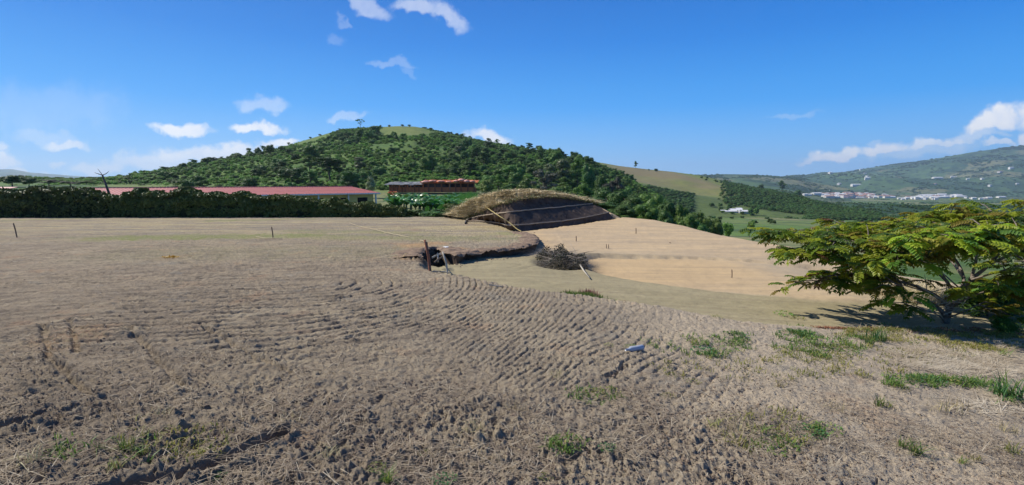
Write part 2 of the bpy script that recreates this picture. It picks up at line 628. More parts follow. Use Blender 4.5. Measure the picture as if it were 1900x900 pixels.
def build_near():
    R = [0.25, 0.7, 1.2, 1.7]
    r = 2.1
    while r < 74:
        R.append(r)
        r *= 1 + (0.0038 if r < 10 else min(0.0085, 0.0038 + (r - 10) * 0.0012))
    R = np.array(R)
    th = np.concatenate([np.linspace(-52, 52, 1020), np.linspace(54, 306, 90)])
    th = np.radians(th)
    n_a, n_r = len(th), len(R)
    rr, tt = np.meshgrid(R, th, indexing='ij')
    x = rr * np.sin(tt)
    y = rr * np.cos(tt)
    xf, yf = x.ravel(), y.ravel()
    z, rough, road, tan, dl, tl, dpad, dfar, above = terrain(xf, yf)
    z = z + detail_height(xf, yf, rough, dl)
    # light grading marks on the road, pad and mound
    z += (road + tan) * (0.008 * fbm(xf, yf, 2.4, 4, 61, .6) + 0.012 * fbm(xf, yf, .8, 2, 66))
    for off_ in (0.55, 0.85, 1.5, 1.8):
        z -= road * 0.012 * np.exp(-((dl - off_ - .12 * np.sin(xf * .7)) / .06) ** 2) * sstep(-.4, .3, fbm(xf, yf, 1.2, 2, 67))
    ang = yf * 0.97 + 0.25 * xf
    z += tan * 0.010 * fbm(xf * 0.35, ang * 3.0, 1.3, 3, 62) * sstep(-0.2, 0.5, fbm(xf, yf, .35, 2, 63))
    z -= np.where((dpad < 0.25) & (xf > 1.5) & (yf > 13), 0.09 * np.exp(-((dfar + 0.04 * fbm(xf, yf, 2, 3, 64)) / 0.07) ** 2) * sstep(-0.6, 0.2, fbm(xf, yf, .8, 2, 65)), 0)
    V = np.stack([xf, yf, z], 1)
    i, j = np.meshgrid(np.arange(n_r - 1), np.arange(n_a), indexing='ij')
    j2 = (j + 1) % n_a
    F = np.stack([i * n_a + j, i * n_a + j2, (i + 1) * n_a + j2, (i + 1) * n_a + j], -1).reshape(-1, 4)[:, ::-1]
    # centre cap
    C = np.array([[0, 0, float(h0(np.array(0.), np.array(0.)))]])
    V = np.vstack([V, C])
    cap = np.stack([np.arange(n_a), (np.arange(n_a) + 1) % n_a, np.full(n_a, len(V) - 1)], 1)
    low = (tl > 0.5)
    fm = low[F].sum(1)
    is_low = fm >= 3
    is_tan = (tan[F].mean(1) > 0.5) & is_low
    dbf = sdist(xf, yf, BEYOND)
    is_beyond = (dbf[F].mean(1) > 3.5) | (rr.ravel()[F].mean(1) > 60) | ((yf - hedge_y(xf))[F].mean(1) > 1.8) & (xf[F].mean(1) < 0)
    # grass masks
    g1 = np.zeros_like(xf)
    for (u0, v0, u1, v1, hw, s) in [(0, 410, 160, 404, .9, .6), (230, 441, 560, 437, 1.3, 1.0), (400, 410, 560, 406, .9, .7), (640, 440, 860, 442, 1.2, .5), (560, 428, 760, 432, 1.0, .45), (940, 434, 985, 437, .8, .7), (900, 444, 990, 442, .5, .45), (300, 470, 700, 466, 2.0, .18), (120, 441, 260, 441, .6, .35)]:
        a, b = P0(u0, v0), P0(u1, v1)
        d = seg_dist(xf, yf, [a, b])
        g1 = np.maximum(g1, s * (1 - sstep(hw * 0.3, hw * 1.3, d + 0.5 * fbm(xf, yf, 1.5, 3, 71))))
    g1 = np.clip(g1 * (0.55 + 0.9 * sstep(-.3, .5, fbm(xf, yf * 2.0, 2.5, 3, 72))), 0, 1)
    rusty = np.zeros_like(xf)
    for (u0, v0, s, rad) in [(770, 455, .8, .9), (800, 452, .7, .8), (765, 478, .5, .6), (850, 462, .7, .4), (320, 477, .25, .5), (140, 625, .35, .45), (1000, 0, 0, 1)]:
        if s:
            a = P0(u0, v0)
            rusty = np.maximum(rusty, s * (1 - sstep(0.2, 1.0, np.hypot((xf - a[0]), (yf - a[1]) * .7) / rad + .3 * fbm(xf, yf, 3, 3, 73))))
    a = lip(1300, 512, lambda x, y: 0 * x - .55)
    ochre = (1 - sstep(2.0, 5.5, np.hypot(xf - 2.8, (yf - 13.6) * 1.3))) * (dpad > 0) + np.exp(-(dl / 0.9) ** 2) * (yf > 17) * (xf > -1) * 0.8
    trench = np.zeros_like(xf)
    painted_shade = np.exp(-((dl - 0.03) / 0.13) ** 2) * (yf > 11.5) * (xf < 2.2) * (yf < 24)  # shade of the bank foot and pit, painted as a darker tone
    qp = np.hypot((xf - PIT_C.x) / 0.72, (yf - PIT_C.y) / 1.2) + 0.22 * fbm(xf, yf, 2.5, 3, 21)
    painted_shade = np.maximum(painted_shade, 1 - sstep(.7, .92, qp))
    masks = dict(painted_shade=painted_shade, rough=rough, road=road, tan=tan, green=g1, rusty=np.clip(rusty, 0, 1), ochre=np.clip(ochre, 0, 1))
    for nm, sel, props in [('ground', ~is_low & ~is_beyond, {}), ('road', is_low & ~is_tan & ~is_beyond, {}), ('terrace', is_tan & ~is_beyond, {}), ('ground_cover', is_beyond, {})]:
        f = F[sel]
        used = np.unique(f)
        remap = np.full(len(V), -1)
        fl = [f]
        if nm == 'ground':
            used = np.union1d(used, cap)
        remap[used] = np.arange(len(used))
        fl = [remap[f]]
        if nm == 'ground':
            fl.append(remap[cap])
        me = np_mesh(nm, V[used], fl, [M_SOIL if nm != 'ground_cover' else M_FIELD], smooth=True)
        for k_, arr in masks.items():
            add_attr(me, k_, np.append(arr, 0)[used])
        link({'ground_cover': 'meadow'}.get(nm, nm), me, kind='structure')


def soil_material():
    m, k, b, out = new_mat('bare soil')
    tcx = k.n('ShaderNodeTexCoord')
    P = tcx.outputs['Object']

    def at(n_):
        a = k.n('ShaderNodeAttribute')
        a.attribute_name = n_
        return a.outputs['Fac']
    big = k.noise(P, 0.55, 5, 0.6)
    mid = k.noise(P, 3.2, 6, 0.65)
    fin = k.noise(P, 26.0, 6, 0.7)
    grit = k.noise(P, 120.0, 4, 0.7)
    base = k.mix(k.rng(big, 0.38, 0.62), (0.282, 0.231, 0.167), (0.371, 0.307, 0.212))
    base = k.mix(k.math('MULTIPLY', k.rng(mid, 0.45, 0.75), 0.75), base, (0.178, 0.146, 0.111))
    base = k.mix(k.math('MULTIPLY', k.rng(fin, 0.52, 0.7), 0.55), base, (0.436, 0.382, 0.286))
    base = k.mix(k.math('MULTIPLY', k.rng(fin, 0.45, 0.28), 0.6), base, (0.129, 0.104, 0.083))
    # paler, pinker crust towards the right
    sp = k.n('ShaderNodeSeparateXYZ')
    k.l(P, sp.inputs[0])
    rt = k.math('MULTIPLY', k.rng(k.math('SUBTRACT', sp.outputs[0], k.math('MULTIPLY', sp.outputs[1], 0.10)), -0.3, 2.4), 0.75)
    base = k.mix(rt, base, k.mix(k.rng(mid, 0.4, 0.7), (0.495, 0.408, 0.292), (0.396, 0.334, 0.249)))
    lf = k.math('MULTIPLY', k.rng(sp.outputs[0], 0.8, -4.5), 0.55)
    base = k.mix(lf, base, k.mix(k.rng(mid, 0.35, 0.7), (0.287, 0.228, 0.154), (0.183, 0.146, 0.106)))
    # distant part of the plot is drier and greyer
    gy = k.noise(k.vmath('MULTIPLY', P, (0.10, 0.7, 1.0)), 1.3, 5, 0.6)
    farp = k.rng(sp.outputs[1], 12, 24)
    base = k.mix(k.math('MULTIPLY', farp, 0.9), base, k.mix(k.rng(gy, 0.4, 0.62), (0.257, 0.217, 0.159), (0.396, 0.329, 0.185)))
    rot = k.n('ShaderNodeVectorRotate')
    rot.inputs['Angle'].default_value = -0.23
    k.l(P, rot.inputs['Vector'])
    lines = k.noise(k.vmath('MULTIPLY', rot.outputs[0], (0.9, 7.5, 1.0)), 1.0, 6, 0.7)
    lf2 = k.math('MULTIPLY', k.rng(sp.outputs[0], 1.0, -1.5), k.rng(sp.outputs[1], 3.2, 5.0))
    base = k.mix(k.math('MULTIPLY', k.math('MULTIPLY', lf2, k.rng(lines, 0.50, 0.62)), 0.6), base, (0.153, 0.125, 0.095))
    base = k.mix(k.math('MULTIPLY', k.math('MULTIPLY', lf2, k.rng(lines, 0.48, 0.36)), 0.45), base, (0.436, 0.366, 0.254))
    stain = k.noise(P, 1.1, 5, 0.7)
    base = k.mix(k.math('MULTIPLY', k.rng(stain, 0.56, 0.68), 0.5), base, (0.327, 0.212, 0.133))
    base = k.mix(k.math('MULTIPLY', k.rng(stain, 0.42, 0.33), 0.4), base, (0.267, 0.254, 0.212))
    base = k.mix(at('rusty'), base, k.mix(k.rng(fin, 0.4, 0.6), (0.416, 0.223, 0.127), (0.396, 0.297, 0.138)))
    base = k.mix(k.math('MULTIPLY', at('green'), 0.9), base, k.mix(k.rng(fin, 0.4, 0.6), (0.148, 0.180, 0.058), (0.287, 0.276, 0.117)))
    streak = k.noise(k.vmath('MULTIPLY', P, (0.35, 2.2, 1.0)), 1.2, 6, 0.65)
    roadc = k.mix(k.rng(streak, 0.35, 0.65), (0.297, 0.254, 0.148), (0.356, 0.302, 0.180))
    roadc = k.mix(k.math('MULTIPLY', k.rng(fin, 0.5, 0.75), 0.3), roadc, (0.396, 0.350, 0.254))
    speck = k.noise(P, 55.0, 4, 0.7)
    blot = k.noise(P, 7.0, 5, 0.65)
    roadc = k.mix(k.math('MULTIPLY', k.rng(blot, 0.5, 0.68), 0.4), roadc, (0.22, 0.175, 0.115))
    roadc = k.mix(k.math('MULTIPLY', k.rng(speck, 0.5, 0.62), 0.45), roadc, (0.21, 0.165, 0.11))
    tanc = k.mix(k.rng(streak, 0.38, 0.62), (0.53, 0.395, 0.235), (0.44, 0.335, 0.215))
    tanc = k.mix(k.math('MULTIPLY', k.rng(big, 0.5, 0.7), 0.6), tanc, (0.36, 0.285, 0.20))
    tanc = k.mix(k.math('MULTIPLY', k.rng(blot, 0.5, 0.68), 0.35), tanc, (0.37, 0.275, 0.175))
    tanc = k.mix(k.math('MULTIPLY', k.rng(speck, 0.5, 0.62), 0.35), tanc, (0.34, 0.255, 0.165))
    tanc = k.mix(k.math('MULTIPLY', at('ochre'), 0.38), tanc, (0.50, 0.335, 0.155))
    base = k.mix(1.0, base, (1.05, 1.04, 1.04), 'MULTIPLY')
    drag = k.noise(k.vmath('MULTIPLY', P, (0.22, 8.0, 1.0)), 1.0, 5, 0.7)
    tanc = k.mix(k.math('MULTIPLY', k.rng(drag, 0.52, 0.62), 0.42), tanc, (0.33, 0.25, 0.16))
    roadc = k.mix(k.math('MULTIPLY', k.rng(drag, 0.52, 0.64), 0.3), roadc, (0.20, 0.16, 0.105))
    col = k.mix(at('road'), base, roadc)
    col = k.mix(at('tan'), col, tanc)
    col = k.mix(k.math('MULTIPLY', at('painted_shade'), 0.9), col, k.mix(k.rng(fin, 0.4, 0.6), (0.075, 0.055, 0.042), (0.12, 0.088, 0.065)))  # soil colour darkened to deepen the shade on bank and in pit
    k.l(col, b.inputs['Base Color'])
    b.inputs['Roughness'].default_value = 1.0
    b.inputs['Specular IOR Level'].default_value = 0.08
    hgt = k.math('ADD', k.math('MULTIPLY', fin, 1.0), k.math('MULTIPLY', grit, 0.35))
    hgt = k.math('ADD', hgt, k.math('MULTIPLY', mid, 0.8))
    bp = k.n('ShaderNodeBump')
    bp.inputs['Distance'].default_value = 0.035
    k.l(k.math('MULTIPLY_ADD', at('rough'), 0.7, 0.28), bp.inputs['Strength'])
    k.l(hgt, bp.inputs['Height'])
    k.l(bp.outputs[0], b.inputs['Normal'])
    return m


def field_material(name='field grass', ca=(0.07, 0.125, 0.03), cb=(0.19, 0.19, 0.07), s=0.05):
    m, k, b, out = new_mat(name)
    tcx = k.n('ShaderNodeTexCoord')
    P = tcx.outputs['Object']
    n1 = k.noise(P, s, 5, 0.6)
    n2 = k.noise(P, s * 12, 5, 0.65)
    c = k.mix(k.rng(n1, 0.4, 0.6), ca, cb)
    c = k.mix(k.math('MULTIPLY', k.rng(n2, 0.45, 0.65), 0.6), c, tuple(q * 0.55 for q in ca))
    k.l(c, b.inputs['Base Color'])
    b.inputs['Roughness'].default_value = 1.0
    return m


M_SOIL = soil_material()
M_FIELD = field_material()
build_near()
# ------------------------------------------------------------------ far ground, hills, mountains
def px_a(u, v=340.0):
    d = ray(u, v)
    return d.x / d.y


class Layer:
    """a hill: every direction has a foot and a crest; the same function gives mesh and heights"""
    def __init__(self, name, crest, foot, amp=0.0, nsc=0.01, seed=0, power=1.0, back=0.6, na=260, nt=70):
        self.name, self.amp, self.nsc, self.seed, self.power, self.back, self.na, self.nt = name, amp, nsc, seed, power, back, na, nt
        self.ca = np.array([px_a(u, v) for u, v, D_ in crest])
        self.cD = np.array([c[2] for c in crest], float)
        self.cz = np.array([at_y(u, v, D_).z for u, v, D_ in crest])
        self.fa = np.array([px_a(u) for u, D_, z in foot])
        self.fD = np.array([f[1] for f in foot], float)
        self.fz = np.array([float(far_base(np.array(px_a(u) * D_), np.array(float(D_)))) - 1.2 for u, D_, z in foot])

    def z(self, x, y):
        a = x / np.maximum(y, 1.0)
        cD, cz = np.interp(a, self.ca, self.cD), np.interp(a, self.ca, self.cz)
        fD, fz = np.interp(a, self.fa, self.fD), np.interp(a, self.fa, self.fz)
        t = (y - fD) / (cD - fD)
        tt = np.clip(t, 0, 1)
        up = fz + (cz - fz) * tt ** self.power
        over = cz - (np.clip(t - 1, 0, None) ** 1.2) * (np.abs(cz - fz) + 40) * self.back
        zz = np.where(t <= 1, up, over)
        wdw = np.sin(np.pi * np.clip(t, 0, 1)) * (t < 1)
        zz = zz + self.amp * fbm(x, y * 0.55, self.nsc, 4, self.seed) * wdw
        return zz, t

    def build(self, mat, attrs=None):
        a = np.linspace(self.ca[0], self.ca[-1], self.na)
        t = np.concatenate([np.linspace(-0.02, 1, self.nt), [1.03, 1.1, 1.25, 1.6, 2.0]])
        A, T = np.meshgrid(a, t, indexing='ij')
        cD, fD = np.interp(A, self.ca, self.cD), np.interp(A, self.fa, self.fD)
        Y = fD + (cD - fD) * T
        X = A * Y
        Z, _ = self.z(X.ravel(), Y.ravel())
        V = np.stack([X.ravel(), Y.ravel(), Z], 1)
        n1, n2 = A.shape
        i, j = np.meshgrid(np.arange(n1 - 1), np.arange(n2 - 1), indexing='ij')
        F = np.stack([i * n2 + j, (i + 1) * n2 + j, (i + 1) * n2 + j + 1, i * n2 + j + 1], -1).reshape(-1, 4)
        me = np_mesh(self.name, V, F, [mat], smooth=True)
        if attrs:
            for k_, fn in attrs.items():
                add_attr(me, k_, fn(A.ravel(), T.ravel(), V))
        return link(self.name, me, kind='structure')


HILL = Layer('hill',
             [(-300, 338, 300), (60, 336, 300), (150, 334, 300), (230, 329, 310), (290, 321, 320), (350, 309, 330), (400, 299, 345), (440, 291, 350), (480, 284, 360), (520, 274, 370),
              (560, 262, 380), (600, 250, 390), (620, 244, 395), (640, 240, 400), (668, 237, 400), (700, 236, 400), (740, 234, 400), (770, 235, 400), (800, 240, 400), (850, 251, 395),
              (900, 262, 390), (950, 270, 385), (1000, 279, 380), (1040, 288, 370), (1080, 296, 360), (1120, 308, 345), (1160, 326, 330), (1200, 350, 310), (1240, 372, 290)],
             [(-300, 150, 0.5), (300, 125, -0.4), (700, 130, 0.0), (900, 130, -1), (1050, 110, -3.5), (1240, 100, -8)], amp=3.2, nsc=0.018, seed=81, back=.25)
GRASSHILL = Layer('grass_hill',
                  [(1030, 290, 720), (1060, 294, 720), (1110, 301, 720), (1150, 308, 720), (1200, 314, 720), (1250, 319, 715), (1300, 326, 700), (1330, 333, 680), (1360, 341, 650), (1400, 350, 600), (1440, 357, 560), (1480, 366, 520), (1520, 378, 460), (1580, 391, 420), (1640, 398, 400)],
                  [(1030, 300, -14), (1300, 310, -19), (1640, 360, -22)], amp=5, nsc=0.008, seed=85, back=.5, na=180)
COFFEE = Layer('coffee_slope',
               [(1280, 322, 980), (1320, 333, 980), (1345, 340, 970), (1380, 346, 950), (1420, 350, 930), (1460, 353, 920), (1485, 361, 900), (1505, 371, 880), (1540, 376, 860), (1600, 378, 840), (1680, 380, 820), (1760, 383, 800), (1840, 384, 800), (1960, 387, 800), (2300, 388, 800)],
               [(1280, 420, -23), (1500, 400, -22), (2300, 420, -23)], amp=7, nsc=0.012, seed=88, back=.5, na=220)
FARRIDGE = Layer('far_hill',
                 [(1230, 324, 2900), (1300, 325, 2900), (1340, 323, 2900), (1400, 324, 2900), (1440, 327, 2900), (1480, 329, 2900), (1520, 338, 2900), (1580, 352, 2800)],
                 [(1230, 1300, -50), (1580, 1500, -55)], amp=26, nsc=0.003, seed=90, na=160)
MOUNT = Layer('mountain',
              [(1400, 345, 5200), (1440, 334, 5200), (1480, 327, 5200), (1530, 321, 5000), (1570, 319, 4900), (1610, 312, 4800), (1660, 305, 4700), (1700, 300, 4600), (1750, 292, 4500), (1800, 283, 4400),
               (1850, 276, 4400), (1880, 272, 4400), (1900, 270, 4400), (2000, 262, 4400), (2200, 262, 4500), (2500, 300, 4500)],
              [(1400, 2600, -62), (1700, 2500, -62), (2500, 2400, -62)], amp=60, nsc=0.0016, seed=92, na=320, nt=110)
LEFTM = Layer('far_mountain',
              [(-500, 322, 7500), (-120, 312, 7500), (-60, 320, 7500), (0, 317, 7500), (20, 316, 7500), (40, 319, 7500), (60, 322, 7500), (100, 323.5, 7500), (150, 327.5, 7500), (200, 328, 7500), (240, 331, 7500), (300, 337, 7500), (420, 341, 7500)],
              [(-500, 3000, -20), (420, 3000, -20)], amp=60, nsc=0.001, seed=94, na=120)


def hill_mat(name, ca, cb, cc, scale, grass_attr=False, patch=None):
    m, k, b, out = new_mat(name)
    tcx = k.n('ShaderNodeTexCoord')
    P = tcx.outputs['Object']
    n1 = k.noise(P, scale, 5, 0.6)
    n2 = k.noise(P, scale * 9, 5, 0.65)
    c = k.mix(k.rng(n1, 0.4, 0.6), ca, cb)
    c = k.mix(k.math('MULTIPLY', k.rng(n2, 0.42, 0.62), 0.75), c, cc)
    if patch is not None:
        vo = k.n('ShaderNodeTexVoronoi')
        vo.inputs['Scale'].default_value = patch[0]
        wv = k.vmath('ADD', P, k.vmath('SCALE', k.noise(P, patch[0] * 2.2, 3, 0.6, out='Color'), scale=0.6 / patch[0]))
        k.l(wv, vo.inputs['Vector'])
        sp_ = k.n('ShaderNodeSeparateColor')
        k.l(vo.outputs['Color'], sp_.inputs[0])
        pc = k.ramp(sp_.outputs[0], [(0.0, patch[1]), (0.22, patch[1]), (0.26, patch[2]), (0.5, patch[2]), (0.54, patch[3]), (0.74, patch[3]), (0.78, patch[4]), (1.0, patch[4])])
        trees = k.rng(k.noise(P, patch[0] * 5, 5, 0.7), 0.50, 0.58)
        pc = k.mix(k.math('MULTIPLY', trees, 0.85), pc, cc)
        c = k.mix(0.88, c, pc)
    if grass_attr:
        at = k.n('ShaderNodeAttribute')
        at.attribute_name = 'meadow'
        g = k.mix(k.rng(n2, 0.4, 0.65), (0.17, 0.205, 0.05), (0.12, 0.16, 0.045))
        c = k.mix(at.outputs['Fac'], c, g)
        at2 = k.n('ShaderNodeAttribute')
        at2.attribute_name = 'bare'
        c = k.mix(at2.outputs['Fac'], c, (0.21, 0.16, 0.09))
    k.l(c, b.inputs['Base Color'])
    b.inputs['Roughness'].default_value = 1.0
    return m


def box_mask(A, T, u0, u1, t0, t1, su=12, st=0.06):
    a0, a1, da = px_a(u0), px_a(u1), su / 950.0
    return sstep(a0 - da, a0 + da, A) * (1 - sstep(a1 - da, a1 + da, A)) * sstep(t0 - st, t0 + st, T) * (1 - sstep(t1 - st, t1 + st, T))


def hill_meadow(A, T, V):
    n_ = 0.12 * fbm(V[:, 0], V[:, 1], 0.03, 3, 96)
    return np.maximum(box_mask(A + n_ * .2, T + n_, 722, 792, 0.66, 1.2), 0.45 * box_mask(A + n_ * .2, T + n_, 560, 620, 0.86, 1.2))


def gh_meadow(A, T, V):
    n_ = 0.1 * fbm(V[:, 0], V[:, 1], 0.012, 3, 97)
    m = box_mask(A + n_ * .2 + (T - .4) * .10, T, 1040, 1395, 0.36, 1.2, 14, .08)
    m = np.maximum(m, .5 * box_mask(A, T + n_, 1290, 1500, 0.0, 0.4))
    return m


def gh_bare(A, T, V):
    n_ = fbm(V[:, 0], V[:, 1], 0.01, 3, 98)
    return 0.8 * box_mask(A, T, 1130, 1350, 0.4, 1.0, 30, .1) * sstep(-0.9, 0.4, n_)


M_HILL = hill_mat('hill vegetation', (0.085, 0.155, 0.034), (0.125, 0.19, 0.04), (0.05, 0.10, 0.025), 0.03, True)
M_GRASSHILL = hill_mat('grass slope', (0.035, 0.078, 0.028), (0.05, 0.10, 0.03), (0.028, 0.055, 0.024), 0.02, True)
M_COFFEE = hill_mat('coffee rows', (0.028, 0.068, 0.028), (0.045, 0.095, 0.035), (0.018, 0.042, 0.022), 0.012, patch=(0.012, (0.025, 0.06, 0.025), (0.035, 0.08, 0.03), (0.03, 0.066, 0.03), (0.07, 0.11, 0.04)))
M_MOUNT = hill_mat('mountain fields', (0.05, 0.10, 0.04), (0.09, 0.14, 0.05), (0.022, 0.05, 0.028), 0.002, patch=(0.0045, (0.035, 0.075, 0.035), (0.075, 0.135, 0.05), (0.05, 0.10, 0.04), (0.16, 0.165, 0.08)))
M_VALLEY = hill_mat('valley floor', (0.08, 0.14, 0.04), (0.13, 0.16, 0.06), (0.05, 0.085, 0.035), 0.01, patch=(0.011, (0.11, 0.18, 0.04), (0.20, 0.20, 0.085), (0.075, 0.14, 0.038), (0.15, 0.19, 0.055)))
HILL.build(M_HILL, dict(meadow=hill_meadow, bare=lambda A, T, V: 0 * A))
GRASSHILL.build(M_GRASSHILL, dict(meadow=gh_meadow, bare=gh_bare))
COFFEE.build(M_COFFEE)
FARRIDGE.build(M_MOUNT)
MOUNT.build(M_MOUNT)
LEFTM.build(M_MOUNT)


def build_valley():
    R = np.geomspace(38, 9500, 130)
    th = np.radians(np.concatenate([np.linspace(-75, 75, 240), np.linspace(78, 282, 60)]))
    rr, tt = np.meshgrid(R, th, indexing='ij')
    x, y = (rr * np.sin(tt)).ravel(), (rr * np.cos(tt)).ravel()
    z = far_base(x, y) - 0.25 + 0.0 * x
    z += sstep(60, 300, rr.ravel()) * 1.0 * fbm(x, y, 0.006, 3, 99)
    n_r, n_a = rr.shape
    i, j = np.meshgrid(np.arange(n_r - 1), np.arange(n_a), indexing='ij')
    j2 = (j + 1) % n_a
    F = np.stack([i * n_a + j, (i + 1) * n_a + j, (i + 1) * n_a + j2, i * n_a + j2], -1).reshape(-1, 4)
    link('valley', np_mesh('valley', np.stack([x, y, z], 1), F, [M_VALLEY], smooth=True), kind='structure')


build_valley()


def ground_z(x, y):
    x = np.atleast_1d(np.asarray(x, float))
    y = np.atleast_1d(np.asarray(y, float))
    z = terrain(x, y)[0]
    far = np.hypot(x, y) > 70
    zf = far_base(x, y) - 0.25
    for L in (HILL, GRASSHILL, COFFEE, MOUNT, FARRIDGE):
        zl, t = L.z(x, y)
        a = x / np.maximum(y, 1)
        ok = (t > 0) & (t < 1.02) & (a > L.ca[0]) & (a < L.ca[-1])
        zf = np.where(ok, np.maximum(zf, zl), zf)
    return np.where(far, zf, z)


# haze: one box of air round the camera and the whole valley
hz = MB()
hz.box((0, 900, 175), (24000, 21000, 510))
M_HAZE = bpy.data.materials.new('air')
M_HAZE.use_nodes = True
M_HAZE.node_tree.nodes.clear()
kh = NT(M_HAZE.node_tree)
ho = kh.n('ShaderNodeOutputMaterial')
pv = kh.n('ShaderNodeVolumePrincipled')
pv.inputs['Color'].default_value = (0.62, 0.80, 1.0, 1)
pv.inputs['Density'].default_value = 0.000095
pv.inputs['Anisotropy'].default_value = 0.25
kh.l(pv.outputs[0], ho.inputs['Volume'])
link('haze', hz.mesh('haze', M_HAZE), kind='stuff', label='thin blue haze over the valley')

# ------------------------------------------------------------------ embankment cut in steps beside the road
M_CUT = simple_mat('cut earth', (0.12, 0.088, 0.068), (0.07, 0.052, 0.042), 2.2, 1.0, 0.05, bump=0.8)  # cut soil, toned darker so the shaded faces read deeper
M_LIP = simple_mat('painted sunlit lip', (0.42, 0.34, 0.25), (0.33, 0.27, 0.2), 3.0, 1.0, 0.05)  # pale tone paints the sunlit lips of the steps
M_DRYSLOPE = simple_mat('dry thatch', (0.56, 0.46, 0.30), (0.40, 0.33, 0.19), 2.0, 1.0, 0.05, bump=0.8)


def row3(us, vs, Ds):
    return [at_y(u, v, D_) for u, v, D_ in zip(us, vs, Ds)]


_f = [lip(u, v) for u, v in [(864, 411), (900, 413), (935, 421)]] + [lip(u, v, hmound) for u, v in [(962, 429), (1000, 424), (1050, 417), (1090, 410.5), (1137, 403)]]
FD = np.array([p.y for p in _f])
ROW_F = [p - Vector((0, 0, 0.08)) for p in _f]
ROW_B = row3([864, 896, 928, 947, 1000, 1052, 1095, 1130], [410.4, 411, 415, 419, 415, 409.5, 402, 394.5], FD + 0.2)
ROW_BI = [p + Vector((0.08, 0.42, -0.02)) for p in ROW_B]
ROW_A = row3([865, 885, 905, 940, 985, 1035, 1070, 1100], [408.5, 402.5, 399.2, 394.8, 389.8, 385.2, 381.7, 378], FD + 1.25)
ROW_AI = [p + Vector((0.06, 0.40, -0.02)) for p in ROW_A]
ROW_T = row3([862, 886, 906, 935, 980, 1030, 1070, 1106], [406, 397, 388, 376.5, 367.5, 366, 370.5, 377.4], FD + 2.3)
ROW_C = row3([824, 852, 880, 915, 955, 1000, 1050, 1112], [400, 382, 368, 358.5, 353, 355, 364, 378.5], FD + 5.2)
ROW_K = [Vector((p.x * 1.12, p.y + 7.0, -2.6)) for p in ROW_C]


def smooth_row(pts, n):
    """Catmull-Rom resample"""
    P = np.array([tuple(p) for p in pts])
    P = np.vstack([2 * P[0] - P[1], P, 2 * P[-1] - P[-2]])
    out = []
    m = len(pts) - 1
    for s in np.linspace(0, m - 1e-6, n):
        i = int(s)
        t = s - i
        p0, p1, p2, p3 = P[i], P[i + 1], P[i + 2], P[i + 3]
        out.append(0.5 * ((2 * p1) + (-p0 + p2) * t + (2 * p0 - 5 * p1 + 4 * p2 - p3) * t * t + (-p0 + 3 * p1 - 3 * p2 + p3) * t ** 3))
    return np.array(out)


def loft(name, ra, rb, mat, n=220, m=8, amp=0.05, seed=0, parent=None, bulge=0.0, **props):
    a, b = smooth_row(ra, n), smooth_row(rb, n)
    t = np.linspace(0, 1, m)[:, None, None]
    G = a[None] * (1 - t) + b[None] * t
    G[..., 2] += bulge * np.sin(np.pi * t[..., 0])
    x, y, z = G[..., 0], G[..., 1], G[..., 2]
    nz = fbm(x * 1.9, z * 0.9 + y * 0.3, 1.6, 5, seed, 0.68)
    env = np.minimum(1, 6 * np.minimum(t[..., 0], 1 - t[..., 0]) + 0.25)
    G[..., 1] += amp * nz * env
    G[..., 2] += amp * 0.5 * nz * env
    V = G.reshape(-1, 3)
    i, j = np.meshgrid(np.arange(m - 1), np.arange(n - 1), indexing='ij')
    F = np.stack([i * n + j, i * n + j + 1, (i + 1) * n + j + 1, (i + 1) * n + j], -1).reshape(-1, 4)
    me = np_mesh(name, V, F, [mat], smooth=True)
    return link(name, me, parent, **props), G


emb = link('embankment', None, loc=(0, 0, 0), kind='structure')
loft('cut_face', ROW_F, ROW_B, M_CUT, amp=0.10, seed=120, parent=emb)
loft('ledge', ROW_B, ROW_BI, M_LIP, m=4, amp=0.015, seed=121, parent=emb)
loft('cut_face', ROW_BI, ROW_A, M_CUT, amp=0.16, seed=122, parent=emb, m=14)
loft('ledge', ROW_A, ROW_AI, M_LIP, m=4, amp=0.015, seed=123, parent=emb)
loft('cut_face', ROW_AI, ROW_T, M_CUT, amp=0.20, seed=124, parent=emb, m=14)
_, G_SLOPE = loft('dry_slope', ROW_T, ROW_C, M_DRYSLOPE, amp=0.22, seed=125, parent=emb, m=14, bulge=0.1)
_, G_BACK = loft('back_slope', ROW_C, ROW_K, M_FIELD, amp=0.3, seed=126, parent=emb, m=10)
for row in (ROW_B, ROW_A):
    R = smooth_row(row, 120)
    R[:, 2] += 0.02 + 0.012 * fbm(R[:, 0], R[:, 1], 2.0, 3, 127)
    b_ = MB()
    b_.tube([tuple(p) for p in R], 0.026, 5)
    link('berm', b_.mesh('berm', M_LIP, True), emb)  # raised pale bead added so each lip reads as a sunlit line


# rim of the upper terrace: broken crust that overhangs the road a little
M_RIM = simple_mat('broken crust', (0.30, 0.215, 0.15), (0.17, 0.125, 0.095), 5.0, 1.0, 0.05, bump=1.0)
P_, N_ = rim_normals(LOBE)
nb_ = 420


def rim_row(off, dz, from_road=False, seed=0, amp=0.0):
    R = smooth_row([(p[0], p[1], 0) for p in P_], nb_)
    Nn = smooth_row([(p[0], p[1], 0) for p in N_], nb_)
    R[:, 0] += Nn[:, 0] * off
    R[:, 1] += Nn[:, 1] * off
    w1 = fbm(R[:, 0], R[:, 1], 1.6, 3, seed) * amp
    R[:, 0] += Nn[:, 0] * w1
    R[:, 1] += Nn[:, 1] * w1
    if from_road:
        R[:, 2] = -0.36 - 0.06 * softp(R[:, 0] - .3, .6) + dz
    else:
        R[:, 2] = h0(R[:, 0], R[:, 1]) + dz
    R[:, 2] += amp * .35 * fbm(R[:, 0], R[:, 1], 4.5, 3, seed + 1)
    return [tuple(q) for q in R]


